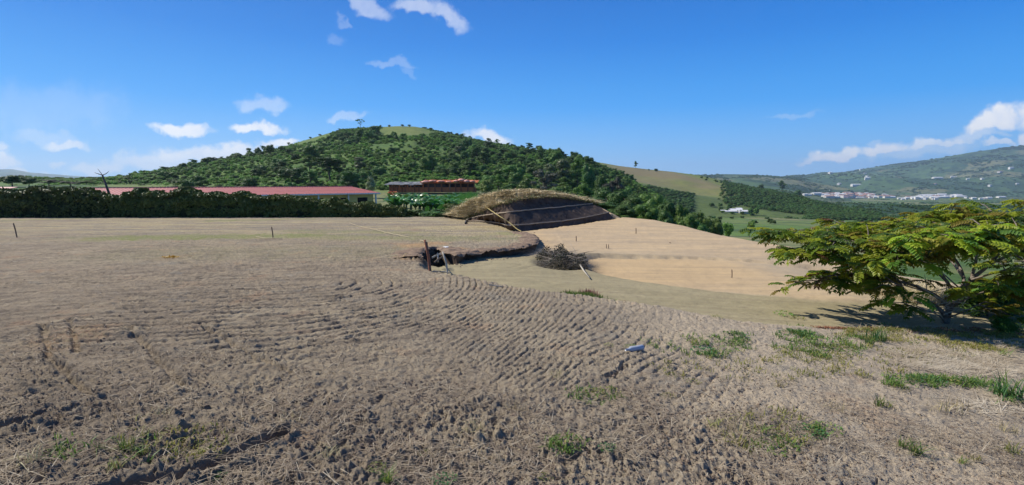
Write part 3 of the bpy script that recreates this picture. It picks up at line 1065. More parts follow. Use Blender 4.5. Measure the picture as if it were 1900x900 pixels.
def loft_rows(name, rows, mat, parent, sub=3, amp=.03, seed=0):
    G = []
    for a, b in zip(rows[:-1], rows[1:]):
        a, b = np.array(a), np.array(b)
        for k in range(sub):
            G.append(a + (b - a) * k / sub)
    G.append(np.array(rows[-1]))
    G = np.stack(G)
    nz = fbm(G[..., 0] * 1.0, G[..., 1] + G[..., 2] * 2, 5.0, 4, seed, .65)
    G[..., 2] += amp * nz
    G[..., 1] += amp * .6 * fbm(G[..., 0], G[..., 1] + G[..., 2] * 2, 4.0, 4, seed + 3, .65)
    m, n = G.shape[:2]
    i, j = np.meshgrid(np.arange(m - 1), np.arange(n - 1), indexing='ij')
    F = np.stack([i * n + j, i * n + j + 1, (i + 1) * n + j + 1, (i + 1) * n + j], -1).reshape(-1, 4)
    return link(name, np_mesh(name, G.reshape(-1, 3), F, [mat], smooth=True), parent)


bank = link('terrace_edge', None, kind='structure')
rA = rim_row(.85, -.03)
rB = rim_row(.45, .035, seed=131, amp=.05)
rC = rim_row(.10, .045, seed=132, amp=.06)
rD = rim_row(.0, .0, seed=132, amp=.06)
rE = rim_row(.09, -.09, seed=133, amp=.03)
rF = rim_row(.14, -.12, from_road=True)
loft_rows('rim', [rA, rB, rC, rD], M_RIM, bank, 4, .035, 134)
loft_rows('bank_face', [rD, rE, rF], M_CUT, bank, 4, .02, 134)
# ------------------------------------------------------------------ plants: prototypes
ORD = ['first', 'second', 'third', 'fourth', 'fifth', 'sixth', 'seventh', 'eighth', 'ninth', 'tenth', 'eleventh', 'twelfth', 'thirteenth', 'fourteenth',
       'fifteenth', 'sixteenth', 'seventeenth', 'eighteenth', 'nineteenth', 'twentieth', 'twenty-first', 'twenty-second', 'twenty-third', 'twenty-fourth', 'twenty-fifth']

_ICO = None


def ico(sub=2):
    global _ICO
    if _ICO is None:
        import bmesh
        bm = bmesh.new()
        bmesh.ops.create_icosphere(bm, subdivisions=sub, radius=1.0)
        v = np.array([tuple(p.co) for p in bm.verts])
        f = np.array([[q.index for q in p.verts] for p in bm.faces])
        bm.free()
        _ICO = (v, f)
    return _ICO


def unit(rs, n):
    d = rs.normal(size=(n, 3))
    return d / np.linalg.norm(d, axis=1, keepdims=True)


def leaf_quads(P, N, size, rs, aspect=0.55):
    """one bent diamond per point"""
    n = len(P)
    N = N / (np.linalg.norm(N, axis=1, keepdims=True) + 1e-9)
    r = unit(rs, n)
    T = np.cross(N, r)
    T /= np.linalg.norm(T, axis=1, keepdims=True) + 1e-9
    B = np.cross(N, T)
    s = (size * (0.6 + 0.8 * rs.rand(n)))[:, None]
    a = P - T * s
    c = P + T * s
    b = P + B * s * aspect + N * s * 0.15
    d = P - B * s * aspect + N * s * 0.15
    V = np.stack([a, b, c, d], 1).reshape(-1, 3)
    F = np.arange(n * 4).reshape(-1, 4)
    return V, F


def crown_mesh(name, seed, blobs, n, leaf, mat, core=0.78, jitter=0.22):
    rs = np.random.RandomState(seed)
    Vs, Fs = [], []
    w_ = np.array([b[3] * b[4] for b in blobs])
    cnt = np.maximum(8, (n * w_ / w_.sum()).astype(int))
    off = 0
    tris = []
    for (cx, cy, cz, rx, rz), c in zip(blobs, cnt):
        d = unit(rs, c)
        lump = 1 + 0.20 * fbm(d[:, 0] * 2 + cx * 7, d[:, 1] * 2 + d[:, 2] * 2 + cy * 5, 1.4, 3, seed % 50)
        rad = lump * (1.03 - np.abs(rs.normal(size=c)) * jitter)
        P = d * rad[:, None] * np.array([rx, rx, rz]) + np.array([cx, cy, cz])
        N = d * 0.9 + unit(rs, c) * 0.75 + np.array([0, 0, 0.35])
        V, F = leaf_quads(P, N, leaf, rs)
        Vs.append(V)
        Fs.append(F + off)
        off += len(V)
    if core:
        iv, if_ = ico()
        for (cx, cy, cz, rx, rz) in blobs:
            lump = 1 + 0.25 * fbm(iv[:, 0] * 2 + cx * 7, iv[:, 1] * 2 + iv[:, 2] * 2 + cy * 5, 1.4, 3, seed % 50)
            V = iv * lump[:, None] * core * np.array([rx, rx, rz]) + np.array([cx, cy, cz])
            tris.append(if_ + off)
            Vs.append(V)
            off += len(V)
    fl = [np.vstack(Fs)]
    if tris:
        fl.append(np.vstack(tris))
    return np_mesh(name, np.vstack(Vs), fl, [mat])


def blob_crown(seed, kind):
    """blobs in a unit tree: height 1, width 1"""
    r = random.Random(seed)
    bl = []
    if kind == 'broad':
        for i in range(15):
            a, q = r.uniform(0, 6.28), r.uniform(0.05, 0.34)
            bl.append((q * math.cos(a), q * math.sin(a), 0.62 + r.uniform(-0.20, 0.22) - q * 0.35, r.uniform(0.11, 0.19), r.uniform(0.09, 0.15)))
        bl.append((0, 0, 0.55, 0.27, 0.26))
    elif kind == 'dense':
        for i in range(18):
            a, q = r.uniform(0, 6.28), r.uniform(0.05, 0.33)
            bl.append((q * math.cos(a), q * math.sin(a), 0.48 + r.uniform(-0.36, 0.38) * (1 - q), r.uniform(0.12, 0.20), r.uniform(0.10, 0.15)))
        bl.append((0, 0, 0.5, 0.30, 0.36))
    elif kind == 'tall':
        for i in range(14):
            z = r.uniform(0.34, 0.9)
            q = r.uniform(0, 0.30) * (1.25 - abs(z - 0.55) * 1.6)
            a = r.uniform(0, 6.28)
            bl.append((q * math.cos(a), q * math.sin(a), z, r.uniform(0.13, 0.2), r.uniform(0.06, 0.11)))
    elif kind == 'umbrella':
        for i in range(11):
            a, q = r.uniform(0, 6.28), r.uniform(0.08, 0.40)
            bl.append((q * math.cos(a), q * math.sin(a), 0.86 - q * q * 0.8 + r.uniform(-0.05, 0.05), r.uniform(0.08, 0.15), r.uniform(0.035, 0.06)))
        bl += [(-0.25, 0, 0.62, 0.12, 0.05), (0.2, 0.1, 0.55, 0.12, 0.05)]
    elif kind == 'layered':
        for i in range(22):
            z = r.uniform(0.38, 0.93)
            q = r.uniform(0.05, 0.42) * (1.05 - 0.6 * (z - 0.38))
            a = r.uniform(0, 6.28)
            bl.append((q * math.cos(a), q * math.sin(a), z, r.uniform(0.09, 0.16), r.uniform(0.04, 0.07)))
    elif kind == 'bush':
        for i in range(8):
            a, q = r.uniform(0, 6.28), r.uniform(0.0, 0.30)
            bl.append((q * math.cos(a), q * math.sin(a), 0.42 + r.uniform(-0.15, 0.28) * (1 - q), r.uniform(0.16, 0.26), r.uniform(0.16, 0.26)))
    return bl


def trunk_mesh(name, seed, kind, mat):
    r = random.Random(seed)
    b = MB()
    top = {'umbrella': 0.84, 'layered': 0.85, 'tall': 0.85}.get(kind, 0.6)
    tk = 0.022
    pts = [(0, 0, -0.04), (0.01, 0, 0.15), (-0.012, 0.01, 0.35), (0.015, 0, 0.55 if top > .6 else 0.45), (0, 0, top)]
    b.tube(pts, [tk * 1.4, tk, tk * .85, tk * .6, tk * .25], 7)
    for i in range(7):
        z0 = r.uniform(0.28, 0.55)
        a = r.uniform(0, 6.28)
        q = r.uniform(0.2, 0.36)
        b.tube([(0, 0, z0), (q * .45 * math.cos(a), q * .45 * math.sin(a), z0 + 0.12), (q * math.cos(a), q * math.sin(a), z0 + r.uniform(.18, .32))], [tk * .5, tk * .33, tk * .12], 5)
    return b.mesh(name, mat, True)


M_BARK = simple_mat('bark', (0.17, 0.13, 0.10), (0.09, 0.07, 0.055), 9, 0.95, 0.1, bump=0.6)
M_BARKP = simple_mat('pale bark', (0.42, 0.36, 0.29), (0.22, 0.18, 0.14), 9, 0.95, 0.1, bump=0.4)
G_DARK = leaf_mat('dark leaves', (0.063, 0.131, 0.030), (0.108, 0.198, 0.041), transl=0.3, scale=5)
G_MID = leaf_mat('mid leaves', (0.097, 0.196, 0.036), (0.173, 0.277, 0.053), transl=0.38, scale=5)
G_OLIVE = leaf_mat('olive leaves', (0.113, 0.145, 0.060), (0.166, 0.185, 0.079), transl=0.25, scale=5)
G_YEL = leaf_mat('yellow green leaves', (0.12, 0.18, 0.03), (0.20, 0.25, 0.05), transl=0.35, scale=5)
G_PALE = leaf_mat('pale blossom leaves', (0.16, 0.20, 0.07), (0.36, 0.37, 0.20), transl=0.3, scale=6)
G_GREY = leaf_mat('grey brown twigs', (0.13, 0.12, 0.085), (0.09, 0.10, 0.06), transl=0.15, scale=6)
G_HILLB = leaf_mat('coffee leaves', (0.150, 0.290, 0.049), (0.237, 0.386, 0.061), transl=0.4, scale=0.5)

PROTO = {}
for i_, (key, kind, mat, n, leaf) in enumerate([
        ('broad_dark', 'broad', G_DARK, 4200, 0.020), ('broad_mid', 'broad', G_MID, 3600, 0.021), ('dense_dark', 'dense', G_DARK, 5200, 0.020), ('dense_mid', 'dense', G_MID, 4800, 0.020),
        ('tall_olive', 'tall', G_OLIVE, 3400, 0.020), ('layered_dark', 'layered', G_DARK, 3600, 0.021), ('layered_mid', 'layered', G_MID, 3600, 0.021),
        ('umbrella', 'umbrella', G_DARK, 1500, 0.022), ('round_yellow', 'dense', G_YEL, 3600, 0.020), ('round_pale', 'broad', G_PALE, 2600, 0.022), ('broad_grey', 'layered', G_GREY, 3600, 0.02),
        ('bush_mid', 'bush', G_HILLB, 800, 0.060), ('bush_dark', 'bush', G_DARK, 800, 0.060), ('tall_dark', 'tall', G_DARK, 3000, 0.022)]):
    PROTO[key] = (crown_mesh('crown', 200 + i_, blob_crown(300 + i_, kind), n, leaf, mat, core=0.0 if kind == 'umbrella' else (.55 if kind == 'bush' else .7), jitter=.34),
                  trunk_mesh('trunk', 400 + i_, kind, M_BARKP if key in ('tall_olive', 'round_pale') else M_BARK))


def plant(name, key, x, y, w_, h_, label, cat, group=None, z=None, part='crown'):
    c, t = PROTO[key]
    if z is None:
        z = float(ground_z(x, y)[0])
    r = link(name, None, loc=(x, y, z), rot=(0, 0, rnd.uniform(0, 6.28)), scale=(w_, w_, h_), label=label, category=cat)
    r.empty_display_size = 0.1
    if group:
        r['group'] = group
    link(part, c, r)
    link('trunk' if name != 'shrub' else 'stem', t, r)
    return r


def tree_px(u, vt, w_px, Dd, key, label, group=None, name='tree', cat='tree', vb=None):
    """tree whose top is seen at (u, vt), crown w_px wide, standing Dd metres ahead"""
    top = at_y(u, vt, Dd)
    gz = float(ground_z(top.x, top.y)[0]) if vb is None else at_y(u, vb, Dd).z
    h_ = max(top.z - gz, 0.6) / 0.97
    w_ = w_px / 950.0 * Dd
    if 35 < Dd < 80 and u > 900:
        w_ *= 1.35 if u < 1290 else 1.9
    return plant(name, key, top.x, top.y, w_, h_, label, cat, group, z=gz)


# ------------------------------------------------------------------ woods on the hill (uncountable) as instances of trees that stand there too
def scatter(name, label, src, pts, scales, seed=0):
    n = len(pts)
    rs = np.random.RandomState(seed)
    me = bpy.data.meshes.new(name)
    me.vertices.add(n)
    me.vertices.foreach_set('co', np.asarray(pts, np.float32).ravel())
    a = me.attributes.new('siz', 'FLOAT_VECTOR', 'POINT')
    a.data.foreach_set('vector', np.asarray(scales, np.float32).ravel())
    a = me.attributes.new('turn', 'FLOAT_VECTOR', 'POINT')
    rot = np.zeros((n, 3), np.float32)
    rot[:, 2] = rs.rand(n) * 6.283
    a.data.foreach_set('vector', rot.ravel())
    o = link(name, me, kind='stuff', label=label)
    g = bpy.data.node_groups.new(name, 'GeometryNodeTree')
    g.interface.new_socket('Geometry', in_out='INPUT', socket_type='NodeSocketGeometry')
    g.interface.new_socket('Geometry', in_out='OUTPUT', socket_type='NodeSocketGeometry')
    gi, go = g.nodes.new('NodeGroupInput'), g.nodes.new('NodeGroupOutput')
    ip = g.nodes.new('GeometryNodeInstanceOnPoints')
    oi = g.nodes.new('GeometryNodeObjectInfo')
    oi.transform_space = 'ORIGINAL'
    oi.inputs['Object'].default_value = src
    oi.inputs['As Instance'].default_value = True
    na1 = g.nodes.new('GeometryNodeInputNamedAttribute')
    na1.data_type = 'FLOAT_VECTOR'
    na1.inputs['Name'].default_value = 'siz'
    na2 = g.nodes.new('GeometryNodeInputNamedAttribute')
    na2.data_type = 'FLOAT_VECTOR'
    na2.inputs['Name'].default_value = 'turn'
    g.links.new(gi.outputs[0], ip.inputs['Points'])
    g.links.new(oi.outputs['Geometry'], ip.inputs['Instance'])
    g.links.new(na1.outputs['Attribute'], ip.inputs['Scale'])
    g.links.new(na2.outputs['Attribute'], ip.inputs['Rotation'])
    g.links.new(ip.outputs[0], go.inputs[0])
    md = o.modifiers.new('scatter', 'NODES')
    md.node_group = g
    return o


def layer_points(L, n, a0, a1, t0, t1, rs, dens=None):
    a = rs.uniform(a0, a1, n)
    cD, fD = np.interp(a, L.ca, L.cD), np.interp(a, L.fa, L.fD)
    # even density over the ground: area grows with depth
    u = rs.rand(n)
    y0, y1 = fD + (cD - fD) * t0, fD + (cD - fD) * t1
    y = np.sqrt(y0 ** 2 + u * (y1 ** 2 - y0 ** 2))
    x = a * y
    t = (y - fD) / (cD - fD)
    keep = np.ones(n, bool) if dens is None else rs.rand(n) < dens(a, t, x, y)
    x, y = x[keep], y[keep]
    z, _ = L.z(x, y)
    return np.stack([x, y, z], 1), a[keep], t[keep]


def child(o, nm):
    return [c for c in o.children if c.name.split('.')[0] == nm][0]


# named single trees on and round the hill
tree_px(668, 220.5, 19, 400, 'umbrella', 'lone flat-topped tree on the skyline of the hill', vb=238)
sky_small = [(706, 231, 6), (722, 230.5, 7), (747, 230, 8), (759, 230, 7), (787, 235, 8), (800, 236.5, 9), (818, 242, 7), (635, 239, 10), (645, 240, 9), (594, 248, 7), (576, 253, 6), (970, 270, 7), (981, 271, 7), (1005, 277, 8), (1020, 281, 9)]
for i_, (u, v, wpx) in enumerate(sky_small):
    o = tree_px(u, v, wpx * 1.3, float(np.interp(px_a(u), HILL.ca, HILL.cD)) * 0.995, 'bush_dark', 'tiny dark tree on the skyline of the hill, %s from the left of that line' % ORD[sorted(q[0] for q in sky_small).index(u)], 'trees along the skyline of the hill')
tree_px(1180, 299, 10, 690, 'tall_dark', 'slim tufted tree alone on the skyline of the pale grass hill', vb=313)
tree_px(1218, 311, 10, 690, 'bush_dark', 'low round tree on the grass hill skyline, right of the slim tufted tree', vb=319)
tree_px(1204, 312, 6, 690, 'bush_dark', 'smallest tree on the grass hill skyline, left of the low round one', vb=318)
tree_px(1452, 335, 17, 860, 'tall_dark', 'tall dark conical tree rising from the far coffee ridge')
tree_px(1411, 341, 18, 860, 'dense_dark', 'round dark tree on the coffee ridge left of the conical tree')
tree_px(1480, 352, 20, 820, 'dense_dark', 'squat dark tree on the coffee ridge just right of the conical tree')
tree_px(1150, 313, 22, 480, 'dense_mid', 'blue green tree at the foot of the pale grass hill')
tree_px(1176, 331, 22, 430, 'layered_dark', 'second dark tree at the foot of the pale grass hill')

HERO = [  # u, v top, width px, distance, kind, label
    (610, 291, 78, 150, 'layered_dark', 'widest dark spreading tree behind the right half of the red roof'),
    (540, 305, 66, 150, 'broad_dark', 'dark spreading tree behind the middle of the red roof'),
    (575, 316, 46, 140, 'layered_dark', 'dark tree between the two spreading trees behind the red roof'),
    (655, 309, 60, 135, 'broad_dark', 'black green tree behind the right end of the red roof'),
    (505, 322, 40, 170, 'dense_mid', 'rounded green tree behind the red roof left of the spreading trees'),
    (470, 330, 26, 150, 'dense_mid', 'small bright green tree close behind the red roof'),
    (688, 324, 34, 105, 'round_pale', 'pale blossoming tree between the red roof and the brick building'),
    (716, 330, 30, 150, 'layered_mid', 'green tree behind the left end of the brick building'),
    (750, 318, 34, 170, 'broad_mid', 'green tree above the left half of the brick building'),
    (790, 318, 30, 180, 'round_yellow', 'yellow green tree above the middle of the brick building'),
    (835, 308, 46, 170, 'broad_dark', 'dark broad tree above the right half of the brick building'),
    (872, 300, 52, 170, 'layered_dark', 'dark layered tree above the right end of the brick building'),
    (900, 327, 36, 92, 'round_yellow', 'yellow green clump beside the right end of the brick building'),
    (925, 322, 34, 110, 'layered_mid', 'feathery green tree behind the crest of the dry grass mound'),
    (940, 345, 50, 66, 'dense_dark', 'black green shrub tree just behind the left part of the dry mound'),
    (905, 350, 44, 70, 'dense_dark', 'dark shrub tree behind the left shoulder of the dry mound'),
    (975, 326, 44, 100, 'broad_mid', 'mid green tree behind the top of the dry mound'),
    (985, 345, 52, 60, 'dense_dark', 'dark low tree right behind the top of the dry mound'),
    (1012, 313, 60, 110, 'broad_grey', 'greyish bare-looking tree above the dry mound'),
    (1045, 286, 56, 150, 'tall_olive', 'tall olive tree with pale trunk standing out on the skyline'),
    (1020, 296, 46, 160, 'tall_olive', 'olive tree left of the tallest pale-trunked tree'),
    (1072, 291, 46, 150, 'layered_mid', 'green tree on the skyline right of the tallest olive tree'),
    (1095, 297, 46, 140, 'dense_dark', 'dark crown on the skyline above the right end of the mound'),
    (1118, 312, 40, 130, 'broad_dark', 'dark crown stepping down the skyline to the pale grass hill'),
    (1050, 338, 60, 75, 'dense_mid', 'bright green dense tree behind the right shoulder of the mound'),
    (1085, 340, 50, 72, 'layered_mid', 'fresh green layered tree beside the end of the white-edged steps'),
    (1022, 346, 40, 68, 'round_yellow', 'small yellowish tree behind the mound crest'),
    (1115, 338, 56, 62, 'dense_dark', 'black green tree at the right end of the stepped cut'),
    (1135, 328, 52, 90, 'broad_grey', 'dull grey green tree behind the dark trees right of the cut'),
    (1150, 345, 60, 58, 'dense_dark', 'dark tree standing behind the crest of the bare mound'),
    (1172, 356, 52, 50, 'dense_dark', 'dark dense tree where the bare mound crest begins'),
    (1170, 338, 46, 88, 'broad_dark', 'dark tree with open crown below the pale grass hill'),
    (1200, 350, 54, 56, 'dense_mid', 'leafy green tree behind the crest of the bare mound'),
    (1205, 372, 46, 43, 'dense_mid', 'green tree touching the crest of the bare mound'),
    (1238, 364, 46, 52, 'dense_dark', 'dark tree in the middle of the row behind the bare mound'),
    (1240, 384, 42, 41, 'dense_dark', 'low dark tree at the edge of the bare mound'),
    (1268, 372, 44, 50, 'broad_mid', 'yellowish green tree towards the end of the row behind the mound'),
    (1277, 392, 40, 39, 'dense_mid', 'low green tree near the end of the row behind the mound'),
    (1300, 386, 36, 46, 'dense_mid', 'second last tree of the row, before the green field'),
    (1308, 408, 26, 37, 'dense_dark', 'last low dark tree of the row beside the green field'),
    (1330, 400, 26, 75, 'dense_mid', 'small round tree standing at the near edge of the green field'),
    (1352, 405, 26, 95, 'bush_mid', 'shrubby little tree in the green field'),
    (1392, 403, 18, 110, 'bush_mid', 'single small shrub in the middle of the yellowish field'),
    (1100, 366, 46, 52, 'dense_dark', 'dark low tree squeezed behind the end of the white-edged step'),
    (1125, 372, 50, 46, 'dense_dark', 'dark low tree behind the rightmost end of the lower step'),
    (1160, 378, 46, 41, 'dense_dark', 'dark low tree over the highest point of the bare mound'),
    (20, 321, 44, 120, 'broad_dark', 'leftmost dark tree above the hedge'),
    (52, 324, 34, 120, 'broad_dark', 'dark tree above the hedge beside the leftmost one'),
    (90, 333, 40, 130, 'broad_grey', 'brownish low tree beyond the hedge at far left'),
    (130, 336, 40, 130, 'broad_grey', 'reddish brown bush top beyond the hedge'),
    (232, 327, 26, 200, 'broad_mid', 'small green tree on the low ridge right of the leaning pole'),
    (258, 326, 24, 210, 'broad_dark', 'small dark tree on the low ridge right of the leaning pole'),
    (213, 330, 22, 200, 'broad_mid', 'small green tree just right of the leaning pole top'),
    (160, 334, 34, 170, 'broad_mid', 'green low tree left of the leaning pole'),
]
hero = {}
for (u, v, wpx, Dd, key, lab) in HERO:
    hero[(u, v)] = tree_px(u, v, wpx, Dd, key, lab, 'trees round the plot')

# medium trees scattered over the hill as single things
rs = np.random.RandomState(5)


def meadow_free(a, t, x, y):
    A = np.asarray(a)
    m = hill_meadow(A, t, np.stack([x, y, x * 0], 1))
    return 1 - sstep(0.03, 0.3, m)


def hill_zone(a, t, x, y):
    """darker woods: gullies, right flank, foot"""
    n_ = fbm(x, y, 0.022, 3, 140)
    d = sstep(-0.25, 0.45, n_) * 0.5
    d = np.maximum(d, sstep(px_a(790), px_a(880), a) * (0.35 + 0.55 * sstep(-.3, .3, n_)))
    d = np.maximum(d, box_mask(a, t, 615, 720, 0.55, 0.92) * 0.8)
    d = np.maximum(d, box_mask(a, t, 400, 520, 0.92, 1.1) * 0.9)
    return d * meadow_free(a, t, x, y)


P_, A_, T_ = layer_points(HILL, 260, px_a(420), px_a(1180), 0.02, 0.98, rs, hill_zone)
for p_, a__, t__ in zip(P_[:70], A_, T_):
    key = rs.choice(['broad_dark', 'layered_dark', 'broad_mid', 'dense_mid', 'layered_mid', 'tall_olive'], p=[.25, .2, .2, .15, .12, .08])
    s_ = rs.uniform(4.5, 8.0)
    plant('tree', key, p_[0], p_[1], s_, s_ * rs.uniform(.8, 1.05), '%s on the %s of the hill, %s' % ({'broad_dark': 'dark spreading tree', 'layered_dark': 'dark layered tree', 'broad_mid': 'mid green spreading tree', 'dense_mid': 'rounded green tree', 'layered_mid': 'green layered tree', 'tall_olive': 'slim olive tree'}[str(key)], 'foot' if t__ < .25 else 'lower slope' if t__ < .5 else 'upper slope' if t__ < .8 else 'top', 'above the red roof' if a__ < px_a(640) else 'between red roof and summit' if a__ < px_a(715) else 'above the brick building' if a__ < px_a(880) else 'above the dry mound' if a__ < px_a(1030) else 'at its right end'), 'tree', 'trees scattered over the hillside', z=p_[2] - .2)
src_a = child(hero[(540, 305)], 'crown')
src_b = child(hero[(505, 322)], 'crown')
src_c = child(hero[(610, 291)], 'crown')
bush1 = tree_px(430, 330, 8, 150, 'bush_mid', 'round coffee bush at the foot of the hill behind the red roof', name='shrub', cat='shrub', vb=340)
bush2 = tree_px(380, 332, 8, 150, 'bush_dark', 'dark coffee bush at the foot of the hill, left of the lighter one', name='shrub', cat='shrub', vb=341)

for k_, (src, cnt, seed) in enumerate([(src_a, 300, 11), (src_b, 300, 12), (src_c, 240, 13)]):
    rs = np.random.RandomState(seed)
    P_, A_, T_ = layer_points(HILL, cnt * 2, px_a(300), px_a(1235), 0.0, 1.0, rs, hill_zone)
    s_ = rs.uniform(3.4, 6.5, len(P_)) * np.where(T_ > .8, .6, 1)
    hh = s_ * rs.uniform(.55, .85, len(P_))
    P_[:, 2] -= .35 * hh * .5
    scatter('woodland', ['dark trees massed on the hill', 'lighter green trees massed on the hill', 'layered dark trees massed on the hill'][k_], src, P_, np.stack([s_, s_, hh], 1), seed)


def bush_dens(a, t, x, y):
    n_ = fbm(x, y, 0.03, 3, 150)
    row = 0.5 + 0.5 * np.sin((x * 0.8 + y * 0.35) * 2 * np.pi / 3.2)
    open_ = .35 + .65 * sstep(-.9, -.45, fbm(x, y, .014, 3, 151))
    return meadow_free(a, t, x, y) * open_ * (1 - .35 * (1 - sstep(px_a(560), px_a(700), a))) * (0.22 + 0.78 * row) * (0.65 + 0.35 * sstep(-.6, .2, n_))


for k_, (src, cnt, seed) in enumerate([(child(bush1, 'crown'), 34000, 21), (child(bush2, 'crown'), 9000, 22)]):
    rs = np.random.RandomState(seed)
    P_, A_, T_ = layer_points(HILL, cnt, px_a(20), px_a(1235), 0.0, 1.01, rs, bush_dens)
    s_ = rs.uniform(1.1, 2.6, len(P_)) * np.where(T_ > .93, .55, 1)
    hh = s_ * rs.uniform(.6, .9, len(P_))
    P_[:, 2] -= .15
    scatter('coffee_bushes', ['green coffee bushes covering the hill', 'darker coffee bushes covering the hill'][k_], src, P_, np.stack([s_, s_, hh], 1), seed)

# bushes along the grass hill's shaded edge and on the far coffee slope, hedgerows in the valley
rs = np.random.RandomState(31)
P1, _, _ = layer_points(COFFEE, 5200, px_a(1285), px_a(1960), 0.03, 1.0, rs, lambda a, t, x, y: 0.35 + 0.65 * sstep(-.2, .4, fbm(x, y, .012, 3, 160)))
P2, _, _ = layer_points(GRASSHILL, 9000, px_a(1200), px_a(1640), 0.0, 1.0, rs, lambda a, t, x, y: np.maximum(1 - sstep(0.0, 0.35, gh_meadow(a, t, np.stack([x, y, x * 0], 1))), 0.9 * box_mask(a, t, 1345, 1640, .25, 1.1)))
P3 = np.stack([rs.uniform(100, 900, 3000), rs.uniform(100, 700, 3000)], 1)
ok = (fbm(P3[:, 0], P3[:, 1], 0.012, 3, 161) > 0.25) & (P3[:, 0] / P3[:, 1] > px_a(1300)) & (np.hypot(P3[:, 0], P3[:, 1]) > 210)
P3 = P3[ok]
P3 = np.column_stack([P3, ground_z(P3[:, 0], P3[:, 1])])
PP = np.vstack([P1, P2, P3])
s_ = rs.uniform(2.6, 5.2, len(PP)) * np.where(PP[:, 1] > 700, .65, 1)
hh = s_ * rs.uniform(.6, .95, len(PP))
PP[:, 2] -= hh * .15
scatter('woodland', 'dark coffee and trees on the slopes in front of the town', src_a, PP, np.stack([s_, s_, hh], 1), 33)
rs = np.random.RandomState(41)
P1, _, _ = layer_points(MOUNT, 15000, px_a(1405), px_a(2100), 0.0, 1.0, rs, lambda a, t, x, y: sstep(0.05, 0.35, fbm(x, y, .0045, 4, 171)) * .9 + .05)
P2, _, _ = layer_points(FARRIDGE, 5000, px_a(1240), px_a(1570), 0.05, 1.0, rs, lambda a, t, x, y: sstep(-0.1, 0.3, fbm(x, y, .004, 4, 172)))
P3 = np.stack([rs.uniform(500, 2900, 14000), rs.uniform(900, 2300, 14000)], 1)
P3 = P3[(fbm(P3[:, 0], P3[:, 1], 0.005, 3, 173) > np.where((P3[:, 0] / P3[:, 1] < px_a(1800)) & (P3[:, 1] > 1650), .3, .0)) & (P3[:, 0] / P3[:, 1] > px_a(1440))]
P3 = np.column_stack([P3, ground_z(P3[:, 0], P3[:, 1])])
PP = np.vstack([P1, P2, P3])
s_ = rs.uniform(14, 30, len(PP)) * np.clip(PP[:, 1] / 3800, .45, 1.2)
hh = s_ * rs.uniform(.3, .5, len(PP)) * np.where((PP[:, 1] < 2500) & (PP[:, 2] < -35), np.where(PP[:, 1] < 1650, .8, .45), 1)
PP[:, 2] -= hh * .3
scatter('woodland', 'distant dark trees on the mountainside and valley', src_a, PP, np.stack([s_, s_, hh], 1), 43)
# ------------------------------------------------------------------ hedge along the far edge of the plot
def hedge(name, label, u_pts, mat, n, leaf, seed, thick=1.5, droop=0.5, cat='hedge'):
    """u_pts: (u, v of the top); stands along the edge of the plot"""
    rs = np.random.RandomState(seed)
    us = np.array([p[0] for p in u_pts], float)
    vs = np.array([p[1] for p in u_pts], float)
    a0, a1 = px_a(us[0]), px_a(us[-1])
    r = link(name, None, loc=(0.5 * (a0 + a1) * 35, hedge_y(a0 * 35) + 1, 0), label=label, category=cat)
    o3 = np.array(r.location)
    a = rs.uniform(a0, a1, n)
    uu = a * 955 + 950
    Y = hedge_y(a * 35) + 0.5
    x = a * Y
    top = EYE + (340 - np.interp(uu, us, vs)) / 957.0 * Y - 0.13
    top = top + 0.28 * fbm(x, x * 0, 0.8, 3, seed) + 0.18 * fbm(x, x * 0, 3.0, 2, seed + 1)
    gz = terrain(x, Y - 0.5)[0]
    H = top - gz
    f = rs.rand(n)
    f = 1 - f ** 1.5                                        # more leaves high up
    th = rs.uniform(-1, 1, n)
    prof = np.sqrt(np.clip(1 - np.clip((f - 0.55) / 0.45, 0, 1) ** 2, 0.02, 1))
    side = np.sign(th) * (1 - np.abs(rs.normal(size=n)) * 0.2)
    lump = 1 + 0.35 * fbm(x, f * 4, 0.8, 3, seed + 2)
    dy = side * thick * 0.5 * prof * lump
    istop = rs.rand(n) < 0.3
    dy = np.where(istop, th * thick * 0.5 * prof, dy)
    f = np.where(istop, 1 - rs.rand(n) * 0.08, f)
    P = np.stack([x, Y + 0.6 + dy, gz + H * f], 1)
    N = np.stack([rs.normal(size=n) * .6, np.sign(dy) * .8 + rs.normal(size=n) * .5, 0.5 * f + rs.normal(size=n) * .5], 1)
    V, F = leaf_quads(P, N, leaf, rs)
    link('foliage', np_mesh('foliage', V - o3, F, [mat]), r)
    # solid core added inside the leaves only to block light
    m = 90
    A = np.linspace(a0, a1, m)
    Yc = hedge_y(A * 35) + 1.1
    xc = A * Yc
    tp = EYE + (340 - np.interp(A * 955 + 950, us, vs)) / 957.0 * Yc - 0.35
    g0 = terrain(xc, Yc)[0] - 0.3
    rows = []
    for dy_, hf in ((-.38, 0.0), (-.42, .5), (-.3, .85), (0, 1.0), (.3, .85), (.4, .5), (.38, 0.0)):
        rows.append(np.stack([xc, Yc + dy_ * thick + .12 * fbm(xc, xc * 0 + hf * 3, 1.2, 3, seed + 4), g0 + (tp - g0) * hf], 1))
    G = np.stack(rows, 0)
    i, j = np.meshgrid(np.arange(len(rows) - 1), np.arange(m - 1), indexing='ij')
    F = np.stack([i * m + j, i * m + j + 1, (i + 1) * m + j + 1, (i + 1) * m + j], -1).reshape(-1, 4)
    link('light_block_core', np_mesh('light_block_core', G.reshape(-1, 3) - o3, F, [M_HEDGEIN]), r)
    return r


